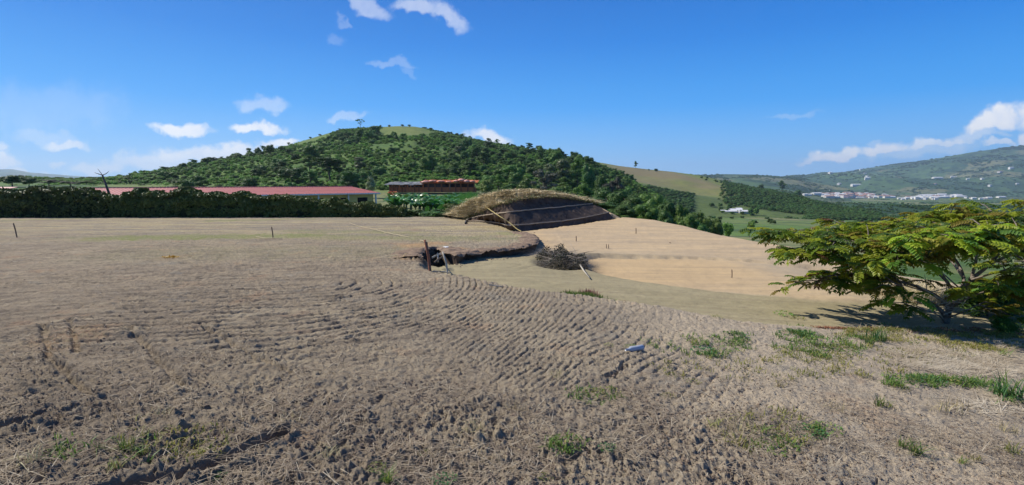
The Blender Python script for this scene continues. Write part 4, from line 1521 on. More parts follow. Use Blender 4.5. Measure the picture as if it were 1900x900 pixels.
M_HEDGEIN = simple_mat('hedge inside', (0.03, 0.045, 0.02), (0.02, 0.028, 0.015), 3, 1.0, 0.0)
G_HEDGE = leaf_mat('hedge leaves', (0.06, 0.10, 0.02), (0.10, 0.14, 0.028), cc=(0.16, 0.20, 0.04), transl=0.12, scale=0.9)
G_HEDGE2 = leaf_mat('hedge leaves yellow', (0.085, 0.13, 0.022), (0.14, 0.17, 0.035), cc=(0.20, 0.22, 0.05), transl=0.15, scale=0.9)
hedge('hedge', 'tall dark overgrown hedge at far left, left of the leaning pole',
      [(-900, 350), (-300, 352), (0, 352), (30, 349), (60, 347), (100, 345), (130, 346), (165, 350), (190, 362), (207, 366)], G_HEDGE, 42000, 0.105, 51)
hedge('hedge', 'long dark hedge in front of the red-roofed shed, right of the leaning pole',
      [(203, 364), (225, 358), (250, 353), (300, 356), (325, 347), (340, 350), (360, 357), (420, 355), (450, 358), (480, 364), (497, 363)], G_HEDGE, 30000, 0.10, 52)
hedge('hedge', 'lower yellow green end of the hedge below the shed eave',
      [(490, 362), (520, 361), (560, 366), (600, 369), (640, 372), (680, 375), (705, 379), (735, 384), (750, 390)], G_HEDGE2, 16000, 0.10, 53, thick=1.3)
for i_, (u, v, w_, lab) in enumerate([(512, 359, 40, 'yellow green shrub rising over the hedge under the eave, left one'), (548, 360, 36, 'feathery yellow green shrub in front of the shed wall'),
                                      (608, 364, 26, 'bright shrub before the middle of the shed wall'), (640, 368, 24, 'bright low shrub before the shed wall right of the middle'),
                                      (677, 370, 24, 'yellow shrub at the right end of the shed wall'), (328, 347, 26, 'light green shrub top poking above the hedge before the red roof'), (90, 343, 40, 'light green shrub top above the left hedge')]):
    tree_px(u, v, w_ * 1.3, 36.8, 'round_yellow' if i_ not in (5,) else 'dense_mid', lab, 'shrubs growing in the hedge', name='shrub', cat='shrub', vb=396)
for i_, (u, v, w_, Dd, key, lab) in enumerate([(836, 373, 26, 37, 'round_yellow', 'round yellow green shrub below the banana plants'), (862, 377, 22, 38, 'dense_mid', 'small green shrub below the right banana plants'),
                                               (815, 382, 24, 36.5, 'bush_dark', 'dark low shrub at the foot of the banana patch'), (775, 384, 40, 36.5, 'bush_dark', 'dark low shrub where the hedge ends'),
                                               (740, 381, 40, 36, 'bush_dark', 'dark shrub joined to the right end of the hedge'), (800, 388, 44, 35.6, 'bush_dark', 'low dark shrub in shade beside the dry mound'), (840, 390, 36, 35.6, 'bush_dark', 'low dark shrub touching the dry mound')]):
    tree_px(u, v, w_ * 1.3, Dd, key, lab, 'shrubs between hedge and mound', name='shrub', cat='shrub', vb=404)

# leaning pole
b_ = MB()
pb, pt_ = at_y(211, 370, 37.5), at_y(190, 325, 37.5)
pb.z -= 1.0
mid_ = (pb + pt_) / 2 + Vector((0.05, 0, 0))
b_.tube([pb, mid_, pt_], [0.10, 0.085, 0.055], 8)
pole = link('leaning_pole', None, loc=pb, label='dark leaning wooden pole sticking up out of the hedge', category='pole')
me_ = b_.mesh('shaft', M_BARK, True)
me_.transform(Matrix.Translation(-pb))
link('shaft', me_, pole)
for (dx, dz, r0) in ((-0.55, 0.18, 0.035), (0.5, 0.28, 0.03), (-0.3, 0.45, 0.025)):
    b_ = MB()
    b_.tube([pt_ - pb, pt_ - pb + Vector((dx * .5, 0.05, dz * .4)), pt_ - pb + Vector((dx, 0.0, dz))], [r0, r0 * .8, r0 * .4], 6)
    link('branch_stub', b_.mesh('branch_stub', M_BARK, True), pole)

# ------------------------------------------------------------------ long shed with red roof
M_ROOF = simple_mat('red roof sheets', (0.52, 0.19, 0.16), (0.43, 0.15, 0.13), 0.7, 0.55, 0.35)
M_ROOFD = simple_mat('red roof ribs', (0.48, 0.155, 0.135), (0.40, 0.12, 0.105), 0.7, 0.5, 0.35)
M_WALLY = simple_mat('cream wall', (0.80, 0.62, 0.22), (0.66, 0.52, 0.2), 1.2, 0.9, 0.1)
M_DARKM = simple_mat('dark opening', (0.03, 0.03, 0.03), (0.02, 0.02, 0.02), 2, 0.9, 0.1)
M_WHITE = simple_mat('white paint', (0.78, 0.76, 0.72), (0.68, 0.66, 0.62), 2, 0.7, 0.2)
Rl, Rr = Vector((-37.4, 45.0, 1.24)), Vector((-20.2, 65.0, 1.24))
ax = (Rr - Rl).normalized()
per = Vector((ax.y, -ax.x, 0))
L_ = (Rr - Rl).length
Wd = 6.0
DROP = 0.68
SHO = Vector(((Rl.x + Rr.x) / 2, (Rl.y + Rr.y) / 2, -2.4))
shed = link('long_shed', None, loc=SHO, rot=(0, 0, math.atan2(ax.y, ax.x)), label='long low shed with red metal roof and cream wall behind the hedge', category='shed')
zr = 1.24 - SHO.z
hl = L_ / 2
N_PAN = 22
pw = (2 * hl) / N_PAN
slope_l = math.hypot(Wd, DROP)
b_ = MB()
tl_ = math.atan2(DROP, Wd)
for sgn in (1,):
    b_.box((0, 0, 0), (pw - 0.012, slope_l, 0.05))
    for q in range(4):
        b_.box((-pw / 2 + (q + .5) * pw / 4, 0, 0.04), (0.05, slope_l, 0.035))
pan = b_.mesh('roof_panel', M_ROOF)
for k_ in range(N_PAN):
    for sgn in (-1, 1):
        cxp = -hl + (k_ + .5) * pw
        link('roof_panel', pan, shed, loc=(cxp, sgn * Wd / 2, zr - DROP / 2), rot=(-sgn * tl_, 0, 0))
b_ = MB()
b_.tube([(-hl, 0, zr + 0.02), (hl, 0, zr + 0.02)], 0.09, 8)
link('ridge_cap', b_.mesh('ridge_cap', M_ROOFD, True), shed)
for sgn, nm in ((-1, 'fascia'), (1, 'fascia')):
    b_ = MB()
    b_.box((0, sgn * (Wd + .03), zr - DROP - 0.05), (2 * hl, 0.04, 0.14))
    link(nm, b_.mesh(nm, M_WHITE), shed)
WH = zr - DROP - 0.1
for (cx_, cy_, sx_, sy_) in ((0, -Wd + .8, 2 * hl - 1, .15), (0, Wd - .8, 2 * hl - 1, .15), (-hl + .55, 0, .15, 2 * Wd - 1.76), (hl - .55, 0, .15, 2 * Wd - 1.76)):
    b_ = MB()
    b_.box((cx_, cy_, WH / 2), (sx_, sy_, WH))
    if sx_ < 1:                                             # gable triangle
        x0, x1 = cx_ - .07, cx_ + .07
        zt = zr - 0.12
        b_._add([(x0, -Wd + .9, WH), (x0, Wd - .9, WH), (x0, 0, zt), (x1, -Wd + .9, WH), (x1, Wd - .9, WH), (x1, 0, zt)], [(0, 3, 5, 2), (1, 2, 5, 4)], [(0, 2, 1), (3, 4, 5)])
    link('wall', b_.mesh('wall', M_WALLY), shed)
b_ = MB()
b_.box((0, 0, 0), (1.3, 0.06, 0.7))
wn = b_.mesh('window', M_DARKM)
for k_ in range(9):
    link('window', wn, shed, loc=(-hl + 2 + k_ * 2.8, -Wd + .70, WH - 0.75))
b_ = MB()
b_.box((0, 0, WH / 2), (0.14, 0.14, WH))
pm = b_.mesh('post', M_WHITE)
for k_ in range(8):
    link('post', pm, shed, loc=(-hl + .5 + k_ * (2 * hl - 1) / 7, -Wd + .2, 0))
# low pale roof peeping at far left
shed2 = link('small_shed', None, loc=(at_y(6, 352, 52).x - 2, 52, -2.4), label='small shed with pinkish roof just showing over the left end of the hedge', category='shed')
b_ = MB()
b_.box((0, 0, 0), (6.0, 3.2, .06), M=Matrix.Rotation(0.16, 3, 'X'))
link('roof', b_.mesh('roof', M_ROOF), shed2, loc=(-1.0, 0, at_y(6, 350.5, 52).z + 2.4 - .1))
b_ = MB()
b_.box((-1, 0, 1.5), (5.6, 2.6, 3.0))
link('wall', b_.mesh('wall', M_WALLY), shed2)

# ------------------------------------------------------------------ brick building under construction
M_BRICK = simple_mat('orange brick', (0.60, 0.21, 0.085), (0.48, 0.15, 0.065), 1.5, 0.9, 0.1, bump=0.3)
M_TARP = simple_mat('pink tarpaulin', (0.68, 0.27, 0.20), (0.72, 0.42, 0.32), 0.8, 0.6, 0.2)
M_ZINC = simple_mat('grey zinc sheet', (0.30, 0.30, 0.28), (0.22, 0.21, 0.19), 1.0, 0.6, 0.4)
M_WOODR = simple_mat('reddish timber', (0.33, 0.13, 0.075), (0.22, 0.09, 0.05), 6, 0.9, 0.1)
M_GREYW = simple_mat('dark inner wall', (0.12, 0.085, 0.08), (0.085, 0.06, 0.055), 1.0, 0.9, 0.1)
DB = 120.0
bl, br_ = at_y(722, 352, DB), at_y(884, 352, DB)
BZ = float(ground_z((bl.x + br_.x) / 2, DB)[0])
BO = Vector(((bl.x + br_.x) / 2, DB, BZ))
bld = link('brick_building', None, loc=BO, label='unfinished orange brick building with grey and reddish roofs on timber posts', category='building')


def bx_(u, v, dy=0.0):
    return at_y(u, v, DB + dy) - BO


def wall_(nm, u0, u1, v0, v1, dy, th, mat):
    a, c = bx_(u0, v1, dy), bx_(u1, v0, dy)
    b2 = MB()
    b2.box(((a.x + c.x) / 2, dy, (a.z + c.z) / 2), (c.x - a.x, th, c.z - a.z))
    return link(nm, b2.mesh(nm, mat), bld)


wall_('low_wall', 724, 884, 347.5, 357, 0.0, .2, M_BRICK)
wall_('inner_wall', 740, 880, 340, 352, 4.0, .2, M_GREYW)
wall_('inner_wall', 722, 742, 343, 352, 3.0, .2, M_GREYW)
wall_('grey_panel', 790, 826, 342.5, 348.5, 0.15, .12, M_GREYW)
wall_('beam', 782, 886, 339.6, 340.9, -.1, .25, M_WOODR)
wall_('beam', 720, 784, 343.2, 344.2, -.1, .25, M_WOODR)
pr = random.Random(9)
for u in [724, 729, 733, 738, 742, 747, 752, 757, 763, 770, 778, 786, 796, 808, 820, 834, 846, 856, 868, 880]:
    wdt = pr.uniform(.10, .2)
    b_ = MB()
    top_v = 343.5 if u < 782 else 340
    a, c = bx_(u, 357), bx_(u, top_v)
    b_.tube([(a.x, -.25, a.z), (a.x + pr.uniform(-.1, .1), -.25, c.z)], wdt, 6)
    link('post', b_.mesh('post', M_WOODR if pr.random() < .6 else M_BRICK), bld)
# grey roof: sheets one by one
for k_ in range(8):
    u0 = 714 + k_ * 9
    a, c = bx_(u0, 342.5), bx_(u0 + 9.4, 342.5)
    b_ = MB()
    b_.box((0, 0, 0), (c.x - a.x, 6.5, .06), M=Matrix.Rotation(0.10 + pr.uniform(-.02, .02), 3, 'X'))
    for q in range(3):
        b_.box(((q - 1) * (c.x - a.x) / 3, 0, 0.05), (0.1, 6.4, .06), M=Matrix.Rotation(0.10, 3, 'X'))
    link('roof_sheet', b_.mesh('roof_sheet', M_ZINC), bld, loc=((a.x + c.x) / 2, 2.2, a.z + 0.28 + pr.uniform(-.05, .05)))
# right roof: stacked red sheets with heaped tarpaulin
for k_ in range(9):
    u0 = 780 + k_ * 11.8
    a, c = bx_(u0, 338.5), bx_(u0 + 12.2, 338.5)
    b_ = MB()
    b_.box((0, 0, 0), (c.x - a.x, 6.5, .07), M=Matrix.Rotation(0.09 + pr.uniform(-.03, .03), 3, 'X'))
    for q in range(3):
        b_.box(((q - 1) * (c.x - a.x) / 3, 0, 0.06), (0.14, 6.4, .08), M=Matrix.Rotation(0.09, 3, 'X'))
    link('roof_sheet', b_.mesh('roof_sheet', M_BRICK), bld, loc=((a.x + c.x) / 2, 2.2, a.z + 0.25 + pr.uniform(-.08, .08)))
for (u, v, wpx, hpx) in [(790, 337.5, 16, 5), (803, 336, 14, 4), (818, 336.5, 14, 3.5), (833, 337.5, 12, 3), (846, 336.5, 12, 4.5), (856, 334.5, 14, 6), (866, 336.5, 14, 5.5), (876, 337, 10, 4)]:
    iv, if_ = ico()
    c = bx_(u, v)
    sx, sz = wpx / 950 * DB / 2, hpx / 950 * DB / 2
    V = iv * (1 + .25 * fbm(iv[:, 0] * 2 + u, iv[:, 1] * 2 + iv[:, 2], 1.2, 3, 5))[:, None] * np.array([sx, 1.6, sz]) + np.array([c.x, -.1, c.z])
    link('tarpaulin', np_mesh('tarpaulin', V, if_, [M_TARP], smooth=True), bld)
for (u, v0, v1) in [(790, 331, 338), (835, 332, 352), (846, 331, 338), (862, 330.5, 337), (880, 332, 340)]:
    b_ = MB()
    a, c = bx_(u, v1), bx_(u, v0)
    b_.tube([(a.x, -.4, a.z), (a.x + .1, -.4, c.z)], .07, 5)
    link('pole', b_.mesh('pole', M_BARKP), bld)
# row of debris in front: orange heap
b_ = link('brick_heap', None, loc=at_y(728, 357, 112), label='small heap of orange bricks left of the brick building', category='heap')
for k_ in range(26):
    q = MB()
    q.box((0, 0, 0), (.5, .26, .2), rz=pr.uniform(0, 3))
    link('brick', q.mesh('brick', M_BRICK), b_, loc=(pr.uniform(-.9, .9), pr.uniform(-.5, .5), -.6 + pr.uniform(0, .75)), rot=(pr.uniform(-.4, .4), pr.uniform(-.4, .4), 0))

# ------------------------------------------------------------------ banana patch and tall green grass below the building
M_BANANA = leaf_mat('banana leaves', (0.05, 0.17, 0.035), (0.09, 0.25, 0.05), transl=0.3, scale=1.2, rough=0.35, spec=0.5)
M_BSTEM = simple_mat('banana stem', (0.20, 0.20, 0.08), (0.13, 0.12, 0.06), 5, 0.8, 0.2)


def banana_leaf(seed):
    r = random.Random(seed)
    n = 9
    vs, fs = [], []
    Lf = r.uniform(1.2, 1.6)
    for i in range(n):
        t = i / (n - 1)
        cx_ = Lf * (t * .75 + .1 * t * t)
        cz_ = Lf * (1.0 * t - r.uniform(.75, .85) * t * t)
        wv = .26 * math.sin(math.pi * min(1, t * .95 + .06)) ** .6 + .01
        vs += [(cx_, -wv, cz_ - .07), (cx_, 0, cz_), (cx_, wv, cz_ - .07)]
    for i in range(n - 1):
        for s in (0, 1):
            fs.append((i * 3 + s, i * 3 + s + 1, (i + 1) * 3 + s + 1, (i + 1) * 3 + s))
    return np_mesh('leaf', np.array(vs), np.array(fs), [M_BANANA], smooth=True)


BLEAF = [banana_leaf(i) for i in range(4)]
b_ = MB()
b_.tube([(0, 0, -.1), (0, 0, .6), (.02, 0, 1.25)], [.13, .10, .06], 8)
BSTEM = b_.mesh('stem', M_BSTEM, True)
bspots = []
for i_ in range(34):
    u = 722 + (i_ % 17) * 8.0 + pr.uniform(-3, 3)
    Dd = (78 if i_ < 17 else 64) + pr.uniform(-5, 5)
    bspots.append((u, Dd))
bspots.sort()
for i_, (u, Dd) in enumerate(bspots):
    p = at_y(u, 350, Dd)
    vt = (361 if Dd > 71 else 367) + pr.uniform(-3, 3)
    topz = at_y(u, vt, Dd).z
    gz_ = float(ground_z(p.x, p.y)[0])
    s_ = max(.7, (topz - gz_) / 2.1)
    row = 'upper row' if Dd > 71 else 'lower row'
    num = sorted([q[0] for q in bspots if (q[1] > 71) == (Dd > 71)]).index(u)
    r_ = link('banana_plant', None, loc=(p.x, p.y, gz_), rot=(0, 0, pr.uniform(0, 6)), scale=(s_ * 1.1, s_ * 1.1, s_), category='banana plant', group='banana plants below the brick building',
              label='green banana plant below the brick building, %s, %s from the left' % (row, ORD[num]))
    link('stem', BSTEM, r_)
    for k_ in range(8):
        link('leaf', BLEAF[k_ % 4], r_, loc=(0, 0, 1.15), rot=(pr.uniform(-.15, .15), pr.uniform(-.75, .1), k_ * .785 + pr.uniform(-.3, .3)), scale=(1, 1, 1))


def blades(P, N_per, h_lo, h_hi, wid, rs, lean=0.45, seg=3, spread=0.06, lie=0.0):
    """curved grass blades round points"""
    n = len(P) * N_per
    base = np.repeat(P, N_per, 0)
    base = base + np.column_stack([rs.normal(size=(n, 2)) * spread, np.zeros(n)])
    ang = rs.rand(n) * 6.283
    d = np.stack([np.cos(ang), np.sin(ang)], 1)
    h = rs.uniform(h_lo, h_hi, n)
    ln = np.abs(rs.normal(size=n)) * lean + 0.15
    w_ = wid * rs.uniform(.6, 1.3, n)
    side = np.stack([-d[:, 1], d[:, 0], np.zeros(n)], 1)
    V = np.zeros((n, (seg + 1) * 2, 3))
    for k in range(seg + 1):
        t = k / seg
        r_ = h * ln * t ** 1.6
        c = base.copy()
        c[:, :2] += d * r_[:, None]
        c[:, 2] += h * (t - 0.35 * ln * t * t) * (1 - lie) + 0.008
        c[:, :2] += d * (h * t * lie)[:, None]
        ww = (w_ * (1 - t) ** 0.7 + 0.0006)[:, None]
        V[:, k * 2] = c - side * ww
        V[:, k * 2 + 1] = c + side * ww
    m = (seg + 1) * 2
    F = np.array([(k * 2, k * 2 + 1, k * 2 + 3, k * 2 + 2) for k in range(seg)])
    F = (F[None] + (np.arange(n) * m)[:, None, None]).reshape(-1, 4)
    return V.reshape(-1, 3), F


M_TALLG = leaf_mat('tall grass', (0.07, 0.20, 0.03), (0.12, 0.28, 0.04), transl=0.3, scale=.6)
rs = np.random.RandomState(61)
n_ = 1500
uu = rs.uniform(795, 885, n_)
DD = rs.uniform(62, 84, n_)
xx = (uu - 950) / 955 * DD
gz_ = ground_z(xx, DD)
topv = np.interp(uu, [795, 830, 870, 885], [364, 356, 351, 352]) + (84 - DD) * .7
hh = np.clip(EYE + (340 - topv) / 957 * DD - gz_, .6, 4)
Vl, Fl, off = [], [], 0
V, F = blades(np.stack([xx, DD, gz_], 1), 5, .9, 1.1, .05, rs, lean=.35, spread=.25)
V = V.reshape(n_, -1, 3)
V[:, :, 2] = gz_[:, None] + (V[:, :, 2] - gz_[:, None]) * hh[:, None]
link('tall_grass', np_mesh('tall_grass', V.reshape(-1, 3), F, [M_TALLG]), kind='stuff', label='bright green tall grass to the right of the banana plants')
# dark bank under the banana patch
# ------------------------------------------------------------------ town in the valley
M_RTILE = simple_mat('tile roof', (0.42, 0.24, 0.18), (0.34, 0.20, 0.16), .05, .9, .1)
M_RWHITE = simple_mat('pale sheet roof', (0.72, 0.71, 0.70), (0.6, 0.6, 0.6), .05, .7, .2)
M_HWALL = simple_mat('house wall', (0.72, 0.70, 0.66), (0.60, 0.56, 0.50), .03, .9, .1)


def house_mesh(sx, sy, sz, rf, roof):
    b2 = MB()
    b2.box((0, 0, sz / 2 - 1), (sx, sy, sz + 2))
    nq = len(b2.q)
    e = .4
    x, y = sx / 2 + e, sy / 2 + e
    b2._add([(-x, -y, sz), (x, -y, sz), (x, 0, sz + rf), (-x, 0, sz + rf), (-x, y, sz), (x, y, sz)], [(0, 1, 2, 3), (3, 2, 5, 4)], [(0, 3, 4), (1, 5, 2)])
    me = b2.mesh('house', M_HWALL)
    me.materials.append(roof)
    idx = [0] * nq + [1] * (len(b2.q) - nq) + [1] * len(b2.t)
    me.polygons.foreach_set('material_index', idx)
    return me


HM = [house_mesh(14, 9, 5, 2.2, M_RTILE), house_mesh(11, 9, 6.5, 1.8, M_RWHITE), house_mesh(22, 11, 5, 2, M_RWHITE), house_mesh(16, 10, 7, 2.5, M_RTILE), house_mesh(9, 8, 8, 1, M_RWHITE)]
hr = random.Random(77)
# (u range, v range, count, share of pale roofs, phrase)
for (u0, u1, v0, v1, n_, pale, phr) in [(1490, 1535, 361.5, 364.5, 14, .9, 'pale low building at the left tip of the valley town'), (1530, 1570, 361.5, 368, 40, .6, 'small pale house in the dense left part of the valley town'),
                                        (1566, 1622, 360.5, 368.5, 66, .35, 'small tile-roofed house in the middle of the valley town'), (1618, 1660, 363, 368, 18, .5, 'small house at the thinning edge of the valley town'),
                                        (1672, 1740, 366, 371.5, 26, .75, 'whitish house in the second cluster right of the town'), (1700, 1782, 363, 368.5, 30, .85, 'long pale building in the row right of the town'),
                                        (1780, 1860, 366, 371, 12, .8, 'scattered pale house at the right end of the valley'), (1500, 1640, 380, 392, 6, .9, 'white farm house on the green slope before the town'),
                                        (1500, 1900, 310, 350, 16, .8, 'tiny white farm house high on the mountainside')]:
    for k_ in range(n_):
        u = hr.uniform(u0, u1)
        v = hr.uniform(v0, v1)
        # walk outwards until the ground is met
        best = None
        d_ = ray(u, v)
        a_ = d_.x / d_.y
        ys = np.concatenate([np.linspace(420, 1200, 60), np.linspace(1220, 5200, 260)])
        gz_ = ground_z(ys * a_, ys)
        rz_ = EYE + d_.z / d_.y * ys
        hit = np.where(gz_ >= rz_)[0]
        if len(hit) == 0:
            continue
        Yh = ys[hit[0]]
        if u0 < 1590 or v0 < 373:
            if Yh < 1200:
                continue
        big = 1.0 if Yh > 1000 else .26
        m_ = HM[hr.choice([1, 2, 4]) if hr.random() < pale else hr.choice([0, 3])]
        sc_ = hr.uniform(.8, 1.4) * big * (1.7 if Yh > 3000 else 1.15)
        if phr.startswith('long pale'):
            m_, sc_ = HM[2], hr.uniform(1.0, 1.7)
        link('house', m_, None, loc=(a_ * Yh, Yh, float(gz_[hit[0]])), rot=(0, 0, hr.uniform(-.5, .5)), scale=(sc_, sc_, sc_ * .8), label=phr, category='house', group='houses of the valley town' if v0 > 355 and v0 < 372 else ('farm houses on the slope' if v0 > 372 else 'farm houses on the mountainside'))
p = at_z(1539, 366, -60)
ch = link('church', None, loc=(p.x, p.y, -61), label='white church tower sticking up over the left part of the town', category='church')
b_ = MB()
b_.box((0, 0, 11), (9, 9, 24))
link('tower', b_.mesh('tower', M_WHITE), ch)
b_ = MB()
b_._add([(-5, -5, 23), (5, -5, 23), (5, 5, 23), (-5, 5, 23), (0, 0, 33)], [], [(0, 1, 4), (1, 2, 4), (2, 3, 4), (3, 0, 4)])
link('spire', b_.mesh('spire', M_RWHITE), ch)
b_ = MB()
b_.box((12, 0, 5), (26, 12, 14))
link('nave', b_.mesh('nave', M_WHITE), ch)
# white farmstead on the near slope
_d = ray(1362, 394)
_ys = np.linspace(150, 700, 551)
_hit = np.where(ground_z(_ys * _d.x / _d.y, _ys) >= EYE + _ys * _d.z / _d.y)[0]
DF = float(_ys[_hit[0]]) if len(_hit) else 330.0
gp = at_y(1362, 392, DF)
gzf = float(ground_z(gp.x, gp.y)[0])
farm = link('farm_building', None, loc=(gp.x, gp.y, gzf), label='white farm building with several low roofs on the green slope', category='building')
for (du, wu, v0, v1, dy) in [(-8, 34, 390.5, 393, 0), (2, 20, 388, 391, 4), (18, 22, 390.7, 393, -2), (-18, 12, 391, 393, 2), (8, 9, 386.5, 389, 7)]:
    a, c = at_y(1362 + du - wu / 2, v1, DF + dy), at_y(1362 + du + wu / 2, v0, DF + dy)
    hgt = c.z - a.z
    b_ = MB()
    b_.box(((a.x + c.x) / 2 - gp.x, dy, a.z - gzf - 1 + hgt / 2 - 2), (c.x - a.x, 5, hgt + 5))
    link('wall', b_.mesh('wall', M_WHITE), farm)
    b_ = MB()
    w2, zt = (c.x - a.x) / 2 + .4, a.z - gzf - 1 + hgt + .5
    cx_ = (a.x + c.x) / 2 - gp.x
    b_._add([(cx_ - w2, dy - 3.2, zt), (cx_ + w2, dy - 3.2, zt), (cx_ + w2, dy, zt + .9), (cx_ - w2, dy, zt + .9), (cx_ - w2, dy + 3.2, zt), (cx_ + w2, dy + 3.2, zt)], [(0, 1, 2, 3), (3, 2, 5, 4)])
    link('roof', b_.mesh('roof', M_RWHITE), farm)
# winding pale track on the coffee slope
M_TRACK = simple_mat('pale track', (0.45, 0.42, 0.34), (0.35, 0.33, 0.27), .1, 1, .05)

for i_, (u, v, w_, lab) in enumerate([(1340, 390, 12, 'green bush at the left corner of the white farm building'), (1358, 392.5, 14, 'low bush in front of the white farm building'), (1378, 391.5, 12, 'low bush before the right wing of the white farm building'), (1392, 387, 14, 'rounded bush right of the white farm building'), (1404, 384, 12, 'taller bush further right of the white farm building')]):
    tree_px(u, v, w_, DF - 9, 'dense_dark' if i_ % 2 else 'dense_mid', lab, 'bushes round the farm building', name='shrub', cat='shrub')

for i_, (u, v, w_, Dd) in enumerate([(1322, 420, 34, 31), (1340, 427, 30, 30), (1356, 432, 34, 29), (1374, 433, 30, 28), (1392, 438, 32, 27), (1410, 440, 30, 26), (1430, 444, 32, 25)]):
    tree_px(u, v, w_ * 1.2, Dd, 'bush_dark' if i_ % 3 else 'bush_mid', 'low bush behind the far edge of the bare mound, %s from the left' % ORD[i_], 'low bushes behind the mound edge', name='shrub', cat='shrub')
# ------------------------------------------------------------------ things on the plot
def gz_detail(x, y):
    x = np.atleast_1d(np.asarray(x, float))
    y = np.atleast_1d(np.asarray(y, float))
    z, rough, road, tan, dl, tl, dpad, dfar, above = terrain(x, y)
    return z + detail_height(x, y, rough, dl)


def ground_px(u, v, f=None):
    """point of the ground seen at a pixel of the photograph (walks along the ray)"""
    d = ray(u, v)
    ys = np.geomspace(1.8, 60, 900)
    xs = ys * d.x / d.y
    zs = EYE + ys * d.z / d.y
    g = terrain(xs, ys)[0]
    k = np.argmax(g >= zs)
    return Vector((xs[k], ys[k], float(gz_detail(xs[k], ys[k])[0])))


M_STAKE = simple_mat('weathered stake', (0.24, 0.17, 0.11), (0.15, 0.11, 0.08), 14, .9, .1, bump=.4)
M_RED = simple_mat('red brown post', (0.34, 0.13, 0.07), (0.22, 0.10, 0.06), 10, .8, .15, bump=.4)
M_PALEW = simple_mat('pale peeled wood', (0.52, 0.47, 0.37), (0.38, 0.33, 0.26), 12, .85, .15, bump=.3)
M_CORD = simple_mat('pale cord', (0.62, 0.52, 0.33), (0.55, 0.45, 0.28), 30, .8, .1)
M_CORDY = simple_mat('yellow cord', (0.50, 0.40, 0.17), (0.42, 0.33, 0.14), 30, .8, .1)


def stake(u, vb, vt, rad, mat, label, lean=0.0, du=0.0):
    p = ground_px(u, vb)
    top = at_y(u + du, vt, p.y)
    h_ = top.z - p.z
    b2 = MB()
    b2.tube([(0, 0, -.12), ((top.x - p.x) * .5 + .004, 0, h_ * .5), (top.x - p.x, 0, h_ * .94), ((top.x - p.x), 0, h_)], [rad * 1.05, rad, rad * .95, rad * .7], 8)
    return link('survey_stake', b2.mesh('survey_stake', mat, True), None, loc=p, label=label, category='stake', group='survey stakes on the plot'), p, top


_, s1b, s1t = stake(32, 441, 414, 0.0193, M_STAKE, 'wooden survey stake leaning left at the far left edge of the plot', du=-7)
_, s2b, s2t = stake(507, 443, 421, 0.0193, M_STAKE, 'short wooden stake on the grassy strip below the red roof', du=-3)
stake(1069, 448, 438, 0.0165, M_STAKE, 'small stake on the road bend right of the dark terrace tip')
stake(1125, 461, 453, 0.0121, M_STAKE, 'left twin of two tiny stakes above the ochre pad')
stake(1129, 461, 453.5, 0.0121, M_STAKE, 'right twin of two tiny stakes above the ochre pad')
stake(1180, 434, 423, 0.0165, M_STAKE, 'thin stake standing high on the bare mound')
stake(1358, 517, 500, 0.0121, M_STAKE, 'slender stake in the middle of the sandy pad')
stake(1243, 452, 449, 0.0165, M_STAKE, 'stub of a stake on the mound slope')
# the two tall sticks and the pale prop at the pit


def post(name, label, pts, rads, mat, cat='post', n=9, **kw):
    p0 = Vector(pts[0])
    b2 = MB()
    b2.tube([Vector(p) - p0 for p in pts], rads, n)
    return link(name, b2.mesh(name, mat, True), None, loc=p0, label=label, category=cat, **kw)


pa = ground_px(799, 502)
post('wooden_post', 'tall reddish post leaning left at the near edge of the pit', [pa - Vector((0, 0, .15)), at_y(795, 475, pa.y), at_y(788, 445, pa.y + .02)], [.032, .030, .024], M_RED)
post('wooden_post', 'thinner brown stick tied beside the reddish post at the pit', [pa + Vector((-.02, .03, -.1)), at_y(794, 470, pa.y + .05), at_y(792, 449, pa.y + .06)], [.018, .017, .013], M_STAKE)
pc = ground_px(831, 509)
post('wooden_post', 'pale peeled pole propped against the pit wall', [pc - Vector((0, 0, .15)), at_y(828, 488, pc.y + .05), at_y(821, 467, pc.y + .1)], [.022, .022, .018], M_PALEW)
for i_, (a, c, lab) in enumerate([((802, 478, .7), (818, 471, .9), 'short plank lying across the pit mouth'), ((806, 487, .4), (822, 476, .7), 'dark branch wedged in the pit'), ((812, 470, .8), (813, 486, .6), 'upright peg inside the pit')]):
    post('branch', lab, [at_y(a[0], a[1], pc.y + a[2]), at_y((a[0] + c[0]) / 2, (a[1] + c[1]) / 2 - 1, pc.y + (a[2] + c[2]) / 2), at_y(c[0], c[1], pc.y + c[2])], [.022, .02, .016], M_PALEW if i_ != 1 else M_STAKE, cat='branch')
# white bag on the lip
iv, if_ = ico()
pw_ = ground_px(828, 461)
V = iv * (1 + .4 * fbm(iv[:, 0] * 2, iv[:, 1] * 2 + iv[:, 2] * 2, 1.3, 3, 9))[:, None] * np.array([.13, .09, .045]) + np.array([0, 0, .035])
link('plastic_bag', np_mesh('plastic_bag', V, if_, [M_WHITE], smooth=True), loc=pw_, label='crumpled white plastic bag on the lip of the pit', category='bag')
